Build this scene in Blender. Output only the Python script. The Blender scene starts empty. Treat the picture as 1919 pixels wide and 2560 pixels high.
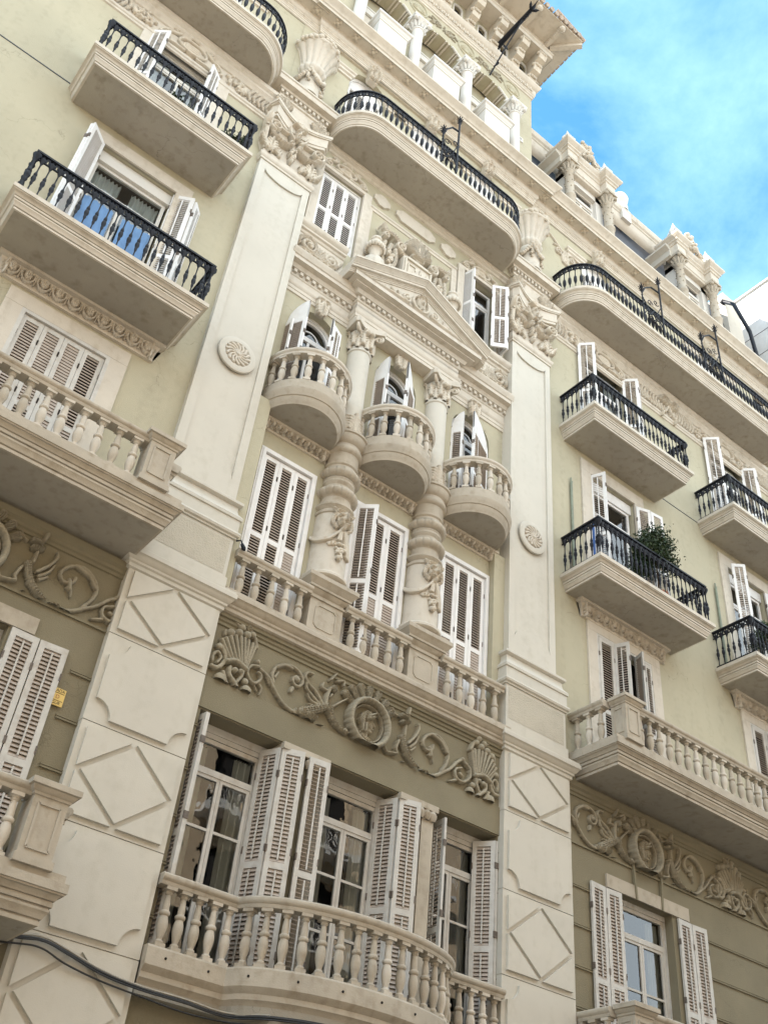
import bpy, math, random
import numpy as np
from mathutils import Vector, Matrix
R_ = math.radians
random.seed(7)
scene = bpy.context.scene
col = scene.collection

# ---------------- camera ----------------
cam = bpy.data.cameras.new("camera"); camo = bpy.data.objects.new("camera", cam); col.objects.link(camo)
cam.sensor_fit = 'HORIZONTAL'; cam.sensor_width = 36.0; cam.lens = 36.0*2560.17/1919.0
cam.clip_start = 0.1; cam.clip_end = 2000
camo.matrix_world = Matrix(((0.77831378, -0.45397765, -0.4337418, 0.0),
                            (-0.62152574, -0.45906175, -0.63479765, -13.0),
                            (0.08906968, 0.76365346, -0.63945288, 1.6), (0, 0, 0, 1)))
scene.camera = camo
# ---------------- light ----------------
SUN = Vector((-0.68, 0.40, 0.61)).normalized()          # direction towards the sun: high, behind the facade
el = math.asin(SUN.z); rot = math.atan2(SUN.x, SUN.y)
world = bpy.data.worlds.new("World"); scene.world = world; world.use_nodes = True
nt = world.node_tree; nt.nodes.clear()
def N(t, ty, **kw):
    n = t.nodes.new(ty)
    for k, v in kw.items(): setattr(n, k, v)
    return n
sky = N(nt, 'ShaderNodeTexSky', sky_type='NISHITA', sun_disc=False, sun_elevation=el, sun_rotation=rot)
sky.air_density = 1.0; sky.dust_density = 0.3; sky.ozone_density = 2.0
bg = N(nt, 'ShaderNodeBackground'); out = N(nt, 'ShaderNodeOutputWorld')
tc = N(nt, 'ShaderNodeTexCoord'); mp = N(nt, 'ShaderNodeMapping'); mp.inputs['Scale'].default_value = (1.25, 1.25, 2.0); mp.inputs['Rotation'].default_value = (0.3, 0.2, 0.5)
n1 = N(nt, 'ShaderNodeTexNoise'); n1.inputs['Scale'].default_value = 2.6; n1.inputs['Detail'].default_value = 12; n1.inputs['Roughness'].default_value = 0.62; n1.inputs['Distortion'].default_value = 0.15
rp = N(nt, 'ShaderNodeValToRGB'); rp.color_ramp.elements[0].position = 0.36; rp.color_ramp.elements[0].color = (0.06, 0.06, 0.06, 1); rp.color_ramp.elements[1].position = 0.80; rp.color_ramp.elements[1].color = (0.72, 0.72, 0.72, 1)
mx = N(nt, 'ShaderNodeMix', data_type='RGBA'); mx.inputs['B'].default_value = (3.1, 4.7, 5.7, 1)
hs = N(nt, 'ShaderNodeHueSaturation'); hs.inputs['Hue'].default_value = 0.485; hs.inputs['Saturation'].default_value = 1.30; hs.inputs['Value'].default_value = 1.12
L = nt.links.new
L(tc.outputs['Generated'], mp.inputs['Vector']); L(mp.outputs['Vector'], n1.inputs['Vector']); L(n1.outputs['Fac'], rp.inputs['Fac'])
L(sky.outputs['Color'], hs.inputs['Color']); L(hs.outputs['Color'], mx.inputs['A']); 
sp = N(nt, 'ShaderNodeSeparateXYZ'); L(tc.outputs['Generated'], sp.inputs[0])         # unseen bright cloud veil behind the viewer, added to light the facade
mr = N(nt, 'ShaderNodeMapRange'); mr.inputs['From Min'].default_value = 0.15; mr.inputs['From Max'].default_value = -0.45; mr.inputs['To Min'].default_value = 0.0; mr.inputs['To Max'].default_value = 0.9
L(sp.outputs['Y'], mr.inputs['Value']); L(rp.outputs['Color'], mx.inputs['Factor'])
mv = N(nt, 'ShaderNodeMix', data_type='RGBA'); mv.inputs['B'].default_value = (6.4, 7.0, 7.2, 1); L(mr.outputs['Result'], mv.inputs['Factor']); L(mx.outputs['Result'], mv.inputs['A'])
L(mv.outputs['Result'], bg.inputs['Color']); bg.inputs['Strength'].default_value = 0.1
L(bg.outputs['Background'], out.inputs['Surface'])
sl = bpy.data.lights.new("sun", 'SUN'); sl.energy = 4.0; sl.angle = R_(0.5); sl.color = (1.0, 0.93, 0.82)
so = bpy.data.objects.new("sun", sl); col.objects.link(so)
so.rotation_euler = (-SUN).to_track_quat('-Z', 'Y').to_euler(); so.location = (-20, 10, 60)
scene.view_settings.view_transform = 'Standard'; scene.view_settings.look = 'None'; scene.view_settings.gamma = 1.0
scene.view_settings.exposure = 2.04

# ---------------- materials ----------------
def mat_stone(name, c, var=0.12, scale=1.2, rough=0.85, bump=0.25, streak=0.0, fine=45.0, streakcol=(0.22, 0.19, 0.14), crack=0.0):
    m = bpy.data.materials.new(name); m.use_nodes = True; t = m.node_tree; b = t.nodes['Principled BSDF']; l = t.links.new
    b.inputs['Roughness'].default_value = rough; b.inputs['Specular IOR Level'].default_value = 0.25
    tc = N(t, 'ShaderNodeTexCoord'); ge = N(t, 'ShaderNodeNewGeometry')
    n = N(t, 'ShaderNodeTexNoise'); n.inputs['Scale'].default_value = scale; n.inputs['Detail'].default_value = 8; n.inputs['Roughness'].default_value = 0.6
    l(ge.outputs['Position'], n.inputs['Vector'])
    r = N(t, 'ShaderNodeValToRGB'); r.color_ramp.elements[0].position = 0.3; r.color_ramp.elements[1].position = 0.7
    d = tuple(max(0, x*(1-var)) for x in c); u = tuple(min(1, x*(1+var*0.5)) for x in c)
    r.color_ramp.elements[0].color = d+(1,); r.color_ramp.elements[1].color = u+(1,)
    l(n.outputs['Fac'], r.inputs['Fac']); last = r.outputs['Color']
    if streak > 0:
        mp = N(t, 'ShaderNodeMapping'); mp.inputs['Scale'].default_value = (2.6, 2.6, 0.22)
        l(ge.outputs['Position'], mp.inputs['Vector'])
        s = N(t, 'ShaderNodeTexNoise'); s.inputs['Scale'].default_value = 1.7; s.inputs['Detail'].default_value = 6; l(mp.outputs['Vector'], s.inputs['Vector'])
        n3 = N(t, 'ShaderNodeTexNoise'); n3.inputs['Scale'].default_value = 7.0; n3.inputs['Detail'].default_value = 7; l(ge.outputs['Position'], n3.inputs['Vector'])
        mu = N(t, 'ShaderNodeMath', operation='MULTIPLY'); l(s.outputs['Fac'], mu.inputs[0]); l(n3.outputs['Fac'], mu.inputs[1])
        rs = N(t, 'ShaderNodeMapRange'); rs.inputs['From Min'].default_value = 0.25; rs.inputs['From Max'].default_value = 0.48; rs.inputs['To Max'].default_value = streak
        l(mu.outputs[0], rs.inputs['Value'])
        mx = N(t, 'ShaderNodeMix', data_type='RGBA'); mx.inputs['B'].default_value = streakcol+(1,)
        l(rs.outputs['Result'], mx.inputs['Factor']); l(last, mx.inputs['A']); last = mx.outputs['Result']
    if crack > 0:
        vo = N(t, 'ShaderNodeTexVoronoi', feature='DISTANCE_TO_EDGE'); vo.inputs['Scale'].default_value = 0.75
        nd = N(t, 'ShaderNodeTexNoise'); nd.inputs['Scale'].default_value = 2.2; nd.inputs['Detail'].default_value = 6; l(ge.outputs['Position'], nd.inputs['Vector'])
        va = N(t, 'ShaderNodeVectorMath', operation='MULTIPLY_ADD'); va.inputs[1].default_value = (0.9, 0.9, 0.9); l(nd.outputs['Color'], va.inputs[0]); l(ge.outputs['Position'], va.inputs[2]); l(va.outputs['Vector'], vo.inputs['Vector'])
        mr = N(t, 'ShaderNodeMapRange'); mr.inputs['From Min'].default_value = 0.0; mr.inputs['From Max'].default_value = 0.006; mr.inputs['To Min'].default_value = crack; mr.inputs['To Max'].default_value = 0.0; l(vo.outputs['Distance'], mr.inputs['Value'])
        mk = N(t, 'ShaderNodeMapRange'); mk.inputs['From Min'].default_value = 0.5; mk.inputs['From Max'].default_value = 0.62; nk = N(t, 'ShaderNodeTexNoise'); nk.inputs['Scale'].default_value = 0.7; l(ge.outputs['Position'], nk.inputs['Vector']); l(nk.outputs['Fac'], mk.inputs['Value'])
        mm = N(t, 'ShaderNodeMath', operation='MULTIPLY'); l(mr.outputs['Result'], mm.inputs[0]); l(mk.outputs['Result'], mm.inputs[1])
        mc = N(t, 'ShaderNodeMix', data_type='RGBA'); mc.inputs['B'].default_value = tuple(x*0.35 for x in c)+(1,); l(mm.outputs[0], mc.inputs['Factor']); l(last, mc.inputs['A']); last = mc.outputs['Result']
    l(last, b.inputs['Base Color'])
    n2 = N(t, 'ShaderNodeTexNoise'); n2.inputs['Scale'].default_value = fine; n2.inputs['Detail'].default_value = 4; l(ge.outputs['Position'], n2.inputs['Vector'])
    bp = N(t, 'ShaderNodeBump'); bp.inputs['Strength'].default_value = bump; bp.inputs['Distance'].default_value = 0.02
    l(n2.outputs['Fac'], bp.inputs['Height']); l(bp.outputs['Normal'], b.inputs['Normal'])
    return m
def mat_flat(name, c, rough=0.6, metal=0.0, var=0.0, scale=6.0, bump=0.0, spec=0.5):
    m = bpy.data.materials.new(name); m.use_nodes = True; t = m.node_tree; b = t.nodes['Principled BSDF']; l = t.links.new
    b.inputs['Roughness'].default_value = rough; b.inputs['Metallic'].default_value = metal; b.inputs['Specular IOR Level'].default_value = spec
    ge = N(t, 'ShaderNodeNewGeometry')
    n = N(t, 'ShaderNodeTexNoise'); n.inputs['Scale'].default_value = scale; n.inputs['Detail'].default_value = 6; l(ge.outputs['Position'], n.inputs['Vector'])
    r = N(t, 'ShaderNodeValToRGB'); r.color_ramp.elements[0].position = 0.35; r.color_ramp.elements[1].position = 0.65
    r.color_ramp.elements[0].color = tuple(x*(1-var) for x in c)+(1,); r.color_ramp.elements[1].color = tuple(c)+(1,)
    l(n.outputs['Fac'], r.inputs['Fac']); l(r.outputs['Color'], b.inputs['Base Color'])
    if bump:
        bp = N(t, 'ShaderNodeBump'); bp.inputs['Strength'].default_value = bump; bp.inputs['Distance'].default_value = 0.01
        l(n.outputs['Fac'], bp.inputs['Height']); l(bp.outputs['Normal'], b.inputs['Normal'])
    return m
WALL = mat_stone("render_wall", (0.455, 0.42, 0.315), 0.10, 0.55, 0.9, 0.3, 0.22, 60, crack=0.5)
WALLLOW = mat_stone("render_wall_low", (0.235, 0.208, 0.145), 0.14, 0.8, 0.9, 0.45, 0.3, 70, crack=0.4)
TRIM = mat_stone("cream_stucco", (0.58, 0.53, 0.46), 0.08, 1.4, 0.8, 0.15, 0.45, 50, (0.33, 0.27, 0.19))
TRIMG = mat_stone("grey_stucco", (0.57, 0.54, 0.48), 0.06, 0.9, 0.85, 0.12, 0.28, 60, (0.38, 0.35, 0.28))
TRIMB = mat_stone("weathered_stucco", (0.455, 0.405, 0.335), 0.14, 1.8, 0.85, 0.2, 0.6, 45, (0.24, 0.19, 0.13))
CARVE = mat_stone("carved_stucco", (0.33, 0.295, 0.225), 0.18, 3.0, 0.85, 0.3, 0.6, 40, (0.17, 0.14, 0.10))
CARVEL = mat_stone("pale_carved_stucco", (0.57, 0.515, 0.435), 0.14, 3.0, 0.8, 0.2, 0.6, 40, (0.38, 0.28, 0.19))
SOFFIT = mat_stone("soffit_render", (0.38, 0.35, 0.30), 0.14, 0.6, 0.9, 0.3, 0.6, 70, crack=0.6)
STIP = mat_stone("stippled_stucco", (0.50, 0.46, 0.385), 0.07, 2.0, 0.9, 0.9, 0.2, 34)
WHITEW = mat_flat("white_painted_wall", (0.64, 0.62, 0.585), 0.7, 0, 0.05, 1.5, 0.1)
PAINT = mat_stone("white_paint", (0.76, 0.755, 0.76), 0.06, 3.0, 0.5, 0.06, 0.4, 30, (0.52, 0.48, 0.44))
PAINTB = mat_stone("aged_white_paint", (0.55, 0.535, 0.51), 0.10, 5.0, 0.55, 0.1, 0.7, 30, (0.36, 0.31, 0.26))
SLAT = mat_stone("slat_paint", (0.46, 0.40, 0.355), 0.15, 5.0, 0.6, 0.1, 0.6, 30, (0.30, 0.24, 0.20))
IRON = mat_flat("black_iron", (0.007, 0.008, 0.015), 0.55, 0.0, 0.4, 20, 0.3, 0.3)
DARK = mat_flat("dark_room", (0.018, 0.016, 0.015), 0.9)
CURT = mat_flat("white_curtain", (0.78, 0.78, 0.76), 0.9, 0, 0.1, 3)
BLUEC = mat_flat("blue_curtain", (0.14, 0.27, 0.50), 0.8, 0, 0.2, 3)
SLATE = mat_flat("dark_zinc", (0.035, 0.04, 0.06), 0.5, 0, 0.3, 3)
TILE = mat_flat("roof_tile", (0.46, 0.38, 0.31), 0.8, 0, 0.35, 8, 0.3)
TERRA = mat_flat("terracotta", (0.42, 0.17, 0.10), 0.8, 0, 0.25, 10, 0.2)
LEAF = mat_flat("leaf_green", (0.035, 0.065, 0.02), 0.5, 0, 0.5, 9)
BARK = mat_flat("bark_brown", (0.12, 0.08, 0.05), 0.9, 0, 0.4, 20, 0.4)
CABLE = mat_flat("black_cable", (0.02, 0.021, 0.024), 0.5, 0, 0.3, 8)
GREYC = mat_flat("grey_cable", (0.42, 0.39, 0.34), 0.6, 0, 0.2, 8)
PIPE = mat_flat("green_pipe", (0.22, 0.25, 0.19), 0.6, 0, 0.2, 8)
YEL = mat_flat("yellow_plate", (0.70, 0.50, 0.16), 0.6, 0, 0.1, 8)
INK = mat_flat("black_ink", (0.03, 0.025, 0.02), 0.7)
BLUE = mat_flat("blue_paint", (0.05, 0.13, 0.38), 0.6, 0, 0.2, 8)
ASPH = mat_flat("asphalt", (0.06, 0.06, 0.06), 0.95, 0, 0.3, 3, 0.3)
PAVE = mat_flat("pavement", (0.24, 0.21, 0.17), 0.9, 0, 0.2, 3, 0.2)
OPPO = mat_stone("opposite_render", (0.55, 0.43, 0.30), 0.10, 0.5, 0.9, 0.2, 0.2, 40)
MARB = mat_stone("grey_stone_cladding", (0.60, 0.60, 0.60), 0.14, 1.6, 0.6, 0.05, 0.3, 20, (0.42, 0.40, 0.38))
def mat_glass():
    m = bpy.data.materials.new("window_glass"); m.use_nodes = True; t = m.node_tree; t.nodes.clear(); l = t.links.new
    o = N(t, 'ShaderNodeOutputMaterial'); tr = N(t, 'ShaderNodeBsdfTransparent'); tr.inputs['Color'].default_value = (0.75, 0.8, 0.8, 1)
    g = N(t, 'ShaderNodeBsdfGlossy'); g.inputs['Roughness'].default_value = 0.015; g.inputs['Color'].default_value = (0.95, 0.97, 1, 1)
    f = N(t, 'ShaderNodeFresnel'); f.inputs['IOR'].default_value = 1.9; x = N(t, 'ShaderNodeMixShader')
    ge = N(t, 'ShaderNodeNewGeometry'); n = N(t, 'ShaderNodeTexNoise'); n.inputs['Scale'].default_value = 2.2; l(ge.outputs['Position'], n.inputs['Vector'])
    bp = N(t, 'ShaderNodeBump'); bp.inputs['Strength'].default_value = 0.03; bp.inputs['Distance'].default_value = 0.1; l(n.outputs['Fac'], bp.inputs['Height']); l(bp.outputs['Normal'], g.inputs['Normal'])
    l(f.outputs[0], x.inputs[0]); l(tr.outputs[0], x.inputs[1]); l(g.outputs[0], x.inputs[2]); l(x.outputs[0], o.inputs['Surface'])
    return m
GLASS = mat_glass()
HINGE = mat_flat("rusty_hinge", (0.16, 0.13, 0.11), 0.7, 0, 0.4, 30)

# ---------------- mesh helpers ----------------
class MB:
    def __init__(s): s.v = []; s.f = []
    def add(s, vs, fs):
        o = len(s.v); s.v += [tuple(p) for p in vs]; s.f += [tuple(i+o for i in f) for f in fs]; return s
    def box(s, x0, x1, y0, y1, z0, z1):
        return s.add([(x0,y0,z0),(x1,y0,z0),(x1,y1,z0),(x0,y1,z0),(x0,y0,z1),(x1,y0,z1),(x1,y1,z1),(x0,y1,z1)],
                     [(0,3,2,1),(4,5,6,7),(0,1,5,4),(1,2,6,5),(2,3,7,6),(3,0,4,7)])
    def obox(s, c, ax, ay, az):      # oriented box: centre + half-axis vectors
        c, ax, ay, az = map(Vector, (c, ax, ay, az)); vs = []
        for k in (-1, 1):
            for a, b in ((-1,-1),(1,-1),(1,1),(-1,1)): vs.append(c+ax*a+ay*b+az*k)
        return s.add(vs, [(0,3,2,1),(4,5,6,7),(0,1,5,4),(1,2,6,5),(2,3,7,6),(3,0,4,7)])
    def prism(s, poly, y0, y1):      # poly in XZ, extruded along Y (y0 = front); ccw seen from the front
        n = len(poly)
        vs = [(x,y0,z) for x,z in poly]+[(x,y1,z) for x,z in poly]
        fs = [tuple(range(n)), tuple(reversed(range(n,2*n)))]
        fs += [(i, i+n, (i+1)%n+n, (i+1)%n) for i in range(n)]
        return s.add(vs, fs)
    def vprism(s, poly, z0, z1):     # poly in XY, extruded along Z
        n = len(poly)
        vs = [(x,y,z0) for x,y in poly]+[(x,y,z1) for x,y in poly]
        fs = [tuple(reversed(range(n))), tuple(range(n,2*n))]
        fs += [(i, (i+1)%n, (i+1)%n+n, i+n) for i in range(n)]
        return s.add(vs, fs)
    def lathe(s, prof, c=(0,0,0), n=16, a0=0.0, a1=2*math.pi, mod=None, sx=1, sy=1):
        full = abs(a1-a0) > 6.28; m = n if full else n+1; vs = []
        for (r, z) in prof:
            for i in range(m):
                a = a0+(a1-a0)*i/n; rr = r*(mod(a, z) if mod else 1)
                vs.append((c[0]+rr*math.cos(a)*sx, c[1]+rr*math.sin(a)*sy, c[2]+z))
        fs = []
        for j in range(len(prof)-1):
            for i in range(n if full else n):
                i2 = (i+1) % m if full else i+1
                fs.append((j*m+i, j*m+i2, (j+1)*m+i2, (j+1)*m+i))
        return s.add(vs, fs)
    def ball(s, c, r, n=8, sc=(1,1,1)):
        prof = [(r*math.sin(math.pi*j/n)*1.0+1e-4, -r*math.cos(math.pi*j/n)) for j in range(n+1)]
        o = len(s.v); s.lathe(prof, (0,0,0), n+2)
        for i in range(o, len(s.v)):
            x, y, z = s.v[i]; s.v[i] = (c[0]+x*sc[0], c[1]+y*sc[1], c[2]+z*sc[2])
        return s
    def tube(s, pts, r, n=8, caps=True):
        pts = [Vector(p) for p in pts]; rs = r if isinstance(r, (list, tuple)) else [r]*len(pts)
        prev = None; o = len(s.v)
        for i, p in enumerate(pts):
            d = (pts[min(i+1, len(pts)-1)]-pts[max(i-1, 0)])
            d = d.normalized() if d.length > 1e-9 else Vector((0,0,1))
            u = prev if prev is not None else (Vector((0,0,1)) if abs(d.z) < 0.9 else Vector((1,0,0)))
            u = (u-d*u.dot(d)); u = u.normalized() if u.length > 1e-6 else Vector((1,0,0)); w = d.cross(u); prev = u
            for k in range(n):
                a = 2*math.pi*k/n; s.v.append(tuple(p+(u*math.cos(a)+w*math.sin(a))*rs[i]))
        for i in range(len(pts)-1):
            for k in range(n):
                s.f.append((o+i*n+k, o+i*n+(k+1)%n, o+(i+1)*n+(k+1)%n, o+(i+1)*n+k))
        if caps:
            s.f.append(tuple(o+k for k in reversed(range(n)))); s.f.append(tuple(o+(len(pts)-1)*n+k for k in range(n)))
        return s
    def mould(s, path, prof, closed=False, cap=True, bottom=False, top=False):
        # path: XY points, outward side on the right of the travel direction; prof: (outward offset, z)
        n = len(path); P = [Vector(p) for p in path]; offs = []
        for i in range(n):
            if closed: a, b = P[i-1], P[(i+1) % n]
            else: a, b = (P[i-1] if i else None), (P[i+1] if i < n-1 else None)
            d1 = (P[i]-a).normalized() if a is not None else None; d2 = (b-P[i]).normalized() if b is not None else None
            if d1 is None: d1 = d2
            if d2 is None: d2 = d1
            n1 = Vector((d1.y, -d1.x)); n2 = Vector((d2.y, -d2.x)); m = (n1+n2)
            m = m.normalized() if m.length > 1e-6 else n1
            offs.append(m/max(0.35, m.dot(n1)))
        k = len(prof); o = len(s.v)
        for i in range(n):
            for (d, z) in prof:
                q = P[i]+offs[i]*d; s.v.append((q.x, q.y, z))
        for i in range(n if closed else n-1):
            j = (i+1) % n
            for a in range(k-1): s.f.append((o+i*k+a, o+j*k+a, o+j*k+a+1, o+i*k+a+1))
        if cap and not closed:
            s.f.append(tuple(o+a for a in range(k))); s.f.append(tuple(o+(n-1)*k+a for a in reversed(range(k))))
        if bottom: s.f.append(tuple(o+i*k for i in reversed(range(n))))
        if top: s.f.append(tuple(o+i*k+k-1 for i in range(n)))
        return s
    def obj(s, name, mat, parent=None, smooth=None, **kw):
        me = bpy.data.meshes.new(name); me.from_pydata(s.v, [], s.f); me.update()
        return link(me, name, mat, parent, smooth, **kw)
def pieces(mb, name, mat, parent=None):      # every loose piece becomes a mesh of its own
    par = list(range(len(mb.v)))
    def fd(a):
        while par[a] != a: par[a] = par[par[a]]; a = par[a]
        return a
    for f in mb.f:
        for i in f[1:]: par[fd(i)] = fd(f[0])
    grp = {}
    for f in mb.f: grp.setdefault(fd(f[0]), []).append(f)
    for fs in grp.values():
        ids = sorted({i for f in fs for i in f}); mp = {a: b for b, a in enumerate(ids)}
        MB().add([mb.v[i] for i in ids], [tuple(mp[i] for i in f) for f in fs]).obj(name, mat, parent)
def link(me, name, mat, parent=None, smooth=None, loc=None, rz=0, **kw):
    if mat is not None and not me.materials: me.materials.append(mat)
    if smooth is not None and not me.get('sm'):
        me.polygons.foreach_set('use_smooth', [True]*len(me.polygons))
        me.set_sharp_from_angle(angle=R_(smooth)); me['sm'] = 1
    o = bpy.data.objects.new(name, me); col.objects.link(o)
    if loc is not None: o.location = loc
    o.rotation_euler.z = rz
    if parent is not None: setpar(o, parent)
    for k, v in kw.items(): o[k] = v
    return o
def wloc(o): return Vector(o.location)      # every child keeps its location in world units
def setpar(o, p):
    o.parent = p; o.matrix_parent_inverse = Matrix.Translation(-wloc(p))
def empty(name, loc=(0,0,0), parent=None, **kw):
    o = bpy.data.objects.new(name, None); o.empty_display_size = 0.3; col.objects.link(o); o.location = loc
    if parent is not None: setpar(o, parent)
    for k, v in kw.items(): o[k] = v
    return o

# carved relief: a height field built from rounded strokes, only where something rises from the ground plane
def relief(name, strokes, bounds, Y, mat, parent, res=0.015, wrap=None, dx=0.0, dz=0.0, mirror=None, grain=0.15, seed=1, gain=1.0, slant=0.0, lobes=26.0, skirt=0.012):
    x0, x1, z0, z1 = bounds
    nx = max(2, int((x1-x0)/res)); nz = max(2, int((z1-z0)/res))
    X, Z = np.meshgrid(np.linspace(x0, x1, nx), np.linspace(z0, z1, nz)); H = np.zeros_like(X)
    for st in strokes:
        pts, w0, w1, h = st[:4]; long_ = len(pts) >= 4 and max(w0, w1) > .025; ribs = max(w0, w1) > .045 and len(pts) > 1 and abs(pts[0][0]-pts[-1][0])+abs(pts[0][1]-pts[-1][1]) > .02; acc = 0.0
        if mirror is not None: pts = [(2*mirror-a, b) for a, b in pts]
        pts = smooth_pts(pts); n = len(pts)
        best = np.full_like(X, 0.0)
        for i in range(n-1):
            ax, az = pts[i][0]+dx, pts[i][1]+dz; bx, bz = pts[i+1][0]+dx, pts[i+1][1]+dz
            wa = w0+(w1-w0)*i/(n-1); wb = w0+(w1-w0)*(i+1)/(n-1); wm = max(wa, wb)*1.05
            ix0 = int((min(ax,bx)-wm-x0)/res)-1; ix1 = int((max(ax,bx)+wm-x0)/res)+2
            iz0 = int((min(az,bz)-wm-z0)/res)-1; iz1 = int((max(az,bz)+wm-z0)/res)+2
            ix0 = max(ix0, 0); iz0 = max(iz0, 0)
            if ix1 <= 0 or iz1 <= 0 or ix0 >= nx or iz0 >= nz: acc += math.hypot(bx-ax, bz-az); continue
            xs = X[iz0:iz1, ix0:ix1]; zs = Z[iz0:iz1, ix0:ix1]
            if xs.size == 0: continue
            vx, vz = bx-ax, bz-az; LL = vx*vx+vz*vz+1e-9
            t = np.clip(((xs-ax)*vx+(zs-az)*vz)/LL, 0, 1)
            d = np.hypot(xs-(ax+t*vx), zs-(az+t*vz)); w = wa+(wb-wa)*t
            if long_ and lobes: w = w*(0.82+0.30*np.abs(np.sin((acc+t*math.sqrt(LL))*lobes)))
            acc += math.sqrt(LL)
            q = np.sqrt(np.clip(1-(d/w)**2, 0, 1)); hh = h*(0.45*(q > 0.02)+0.55*q)*np.minimum(1, q*3)
            if ribs: hh = hh*(1-0.30*np.sin(7.0*d/w)**2)
            best[iz0:iz1, ix0:ix1] = np.maximum(best[iz0:iz1, ix0:ix1], hh)
        H = np.maximum(H, best)
    H *= gain
    m = H > 1e-3
    H = H*(1+grain*0.5*(np.sin(X*91+3*np.sin(Z*53+seed))*np.sin(Z*83+2*np.sin(X*47+seed))))
    keep = m.copy(); keep[1:] |= m[:-1]; keep[:-1] |= m[1:]; keep[:, 1:] |= m[:, :-1]; keep[:, :-1] |= m[:, 1:]
    idx = -np.ones(X.shape, int); idx[keep] = np.arange(keep.sum())
    a = idx[:-1, :-1]; b = idx[:-1, 1:]; c = idx[1:, 1:]; d = idx[1:, :-1]
    ok = (a >= 0) & (b >= 0) & (c >= 0) & (d >= 0)
    F = np.stack([a[ok], b[ok], c[ok], d[ok]], 1)
    H = np.where(m, H, -skirt)
    if wrap: vs = [wrap(x, z, h) for x, z, h in zip(X[keep], Z[keep], H[keep])]
    else: vs = np.stack([X[keep], Y-H[keep]-slant*(Z[keep]-z0), Z[keep]], 1).tolist()
    if len(F) == 0: return None
    me = bpy.data.meshes.new(name); me.from_pydata(vs, [], F.tolist()); me.update()
    return link(me, name, mat, parent, 60)
def smooth_pts(pts):
    if len(pts) < 3: return list(pts)
    out = []
    n = len(pts)
    for i in range(n-1):
        p0 = pts[max(i-1, 0)]; p1 = pts[i]; p2 = pts[i+1]; p3 = pts[min(i+2, n-1)]
        for k in range(4):
            t = k/4.0
            out.append(tuple(0.5*((2*p1[j])+(-p0[j]+p2[j])*t+(2*p0[j]-5*p1[j]+4*p2[j]-p3[j])*t*t+(-p0[j]+3*p1[j]-3*p2[j]+p3[j])*t**3) for j in (0, 1)))
    out.append(tuple(pts[-1])); return out
def scroll(cx, cz, r, turns=1.4, a0=0.0, d=1, w=0.04, h=0.09, end=0.25):
    n = int(turns*10)+1
    pts = [(cx+r*(1-(1-end)*i/n)*math.cos(a0+d*2*math.pi*turns*i/n), cz+r*(1-(1-end)*i/n)*math.sin(a0+d*2*math.pi*turns*i/n)) for i in range(n+1)]
    return [(pts, w, w*0.7, h), ([(cx, cz), (cx+0.001, cz)], w*1.1, w*1.1, h*1.25)]
def acanthus(cx, cz, L, W, a=math.pi/2, h=0.08, n=4):   # leaf growing from (cx,cz) in direction a
    out = []; ux, uz = math.cos(a), math.sin(a); px, pz = -uz, ux
    out.append(([(cx, cz), (cx+ux*L, cz+uz*L)], W*0.22, W*0.12, h*1.1))
    for i in range(n):
        t = (i+0.3)/n; bx, bz = cx+ux*L*t*0.8, cz+uz*L*t*0.8; s = W*0.5*(1-0.5*t)
        for sg in (-1, 1):
            out.append(([(bx, bz), (bx+ux*s*0.9+px*sg*s*0.6, bz+uz*s*0.9+pz*sg*s*0.6), (bx+ux*s*1.1+px*sg*s*1.05, bz+uz*s*1.1+pz*sg*s*1.05)], W*0.13, W*0.08, h*(0.95-0.2*t)))
    return out
def cluster(cx, cz, rx, rz, n, r, h, seed=3, taper=False):
    rd = random.Random(seed); out = []
    for i in range(n):
        t = rd.random(); a = rd.random()*6.28; q = math.sqrt(rd.random())
        x = cx+rx*q*math.cos(a)*(1 if not taper else 1); z = cz+rz*q*math.sin(a)
        if taper: x = cx+(x-cx)*max(0.25, (z-(cz-rz))/(2*rz))
        rr = r*(0.75+0.5*rd.random())
        out.append(([(x, z), (x+0.001, z)], rr, rr, h*(0.8+0.4*rd.random())))
    return out
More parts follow.
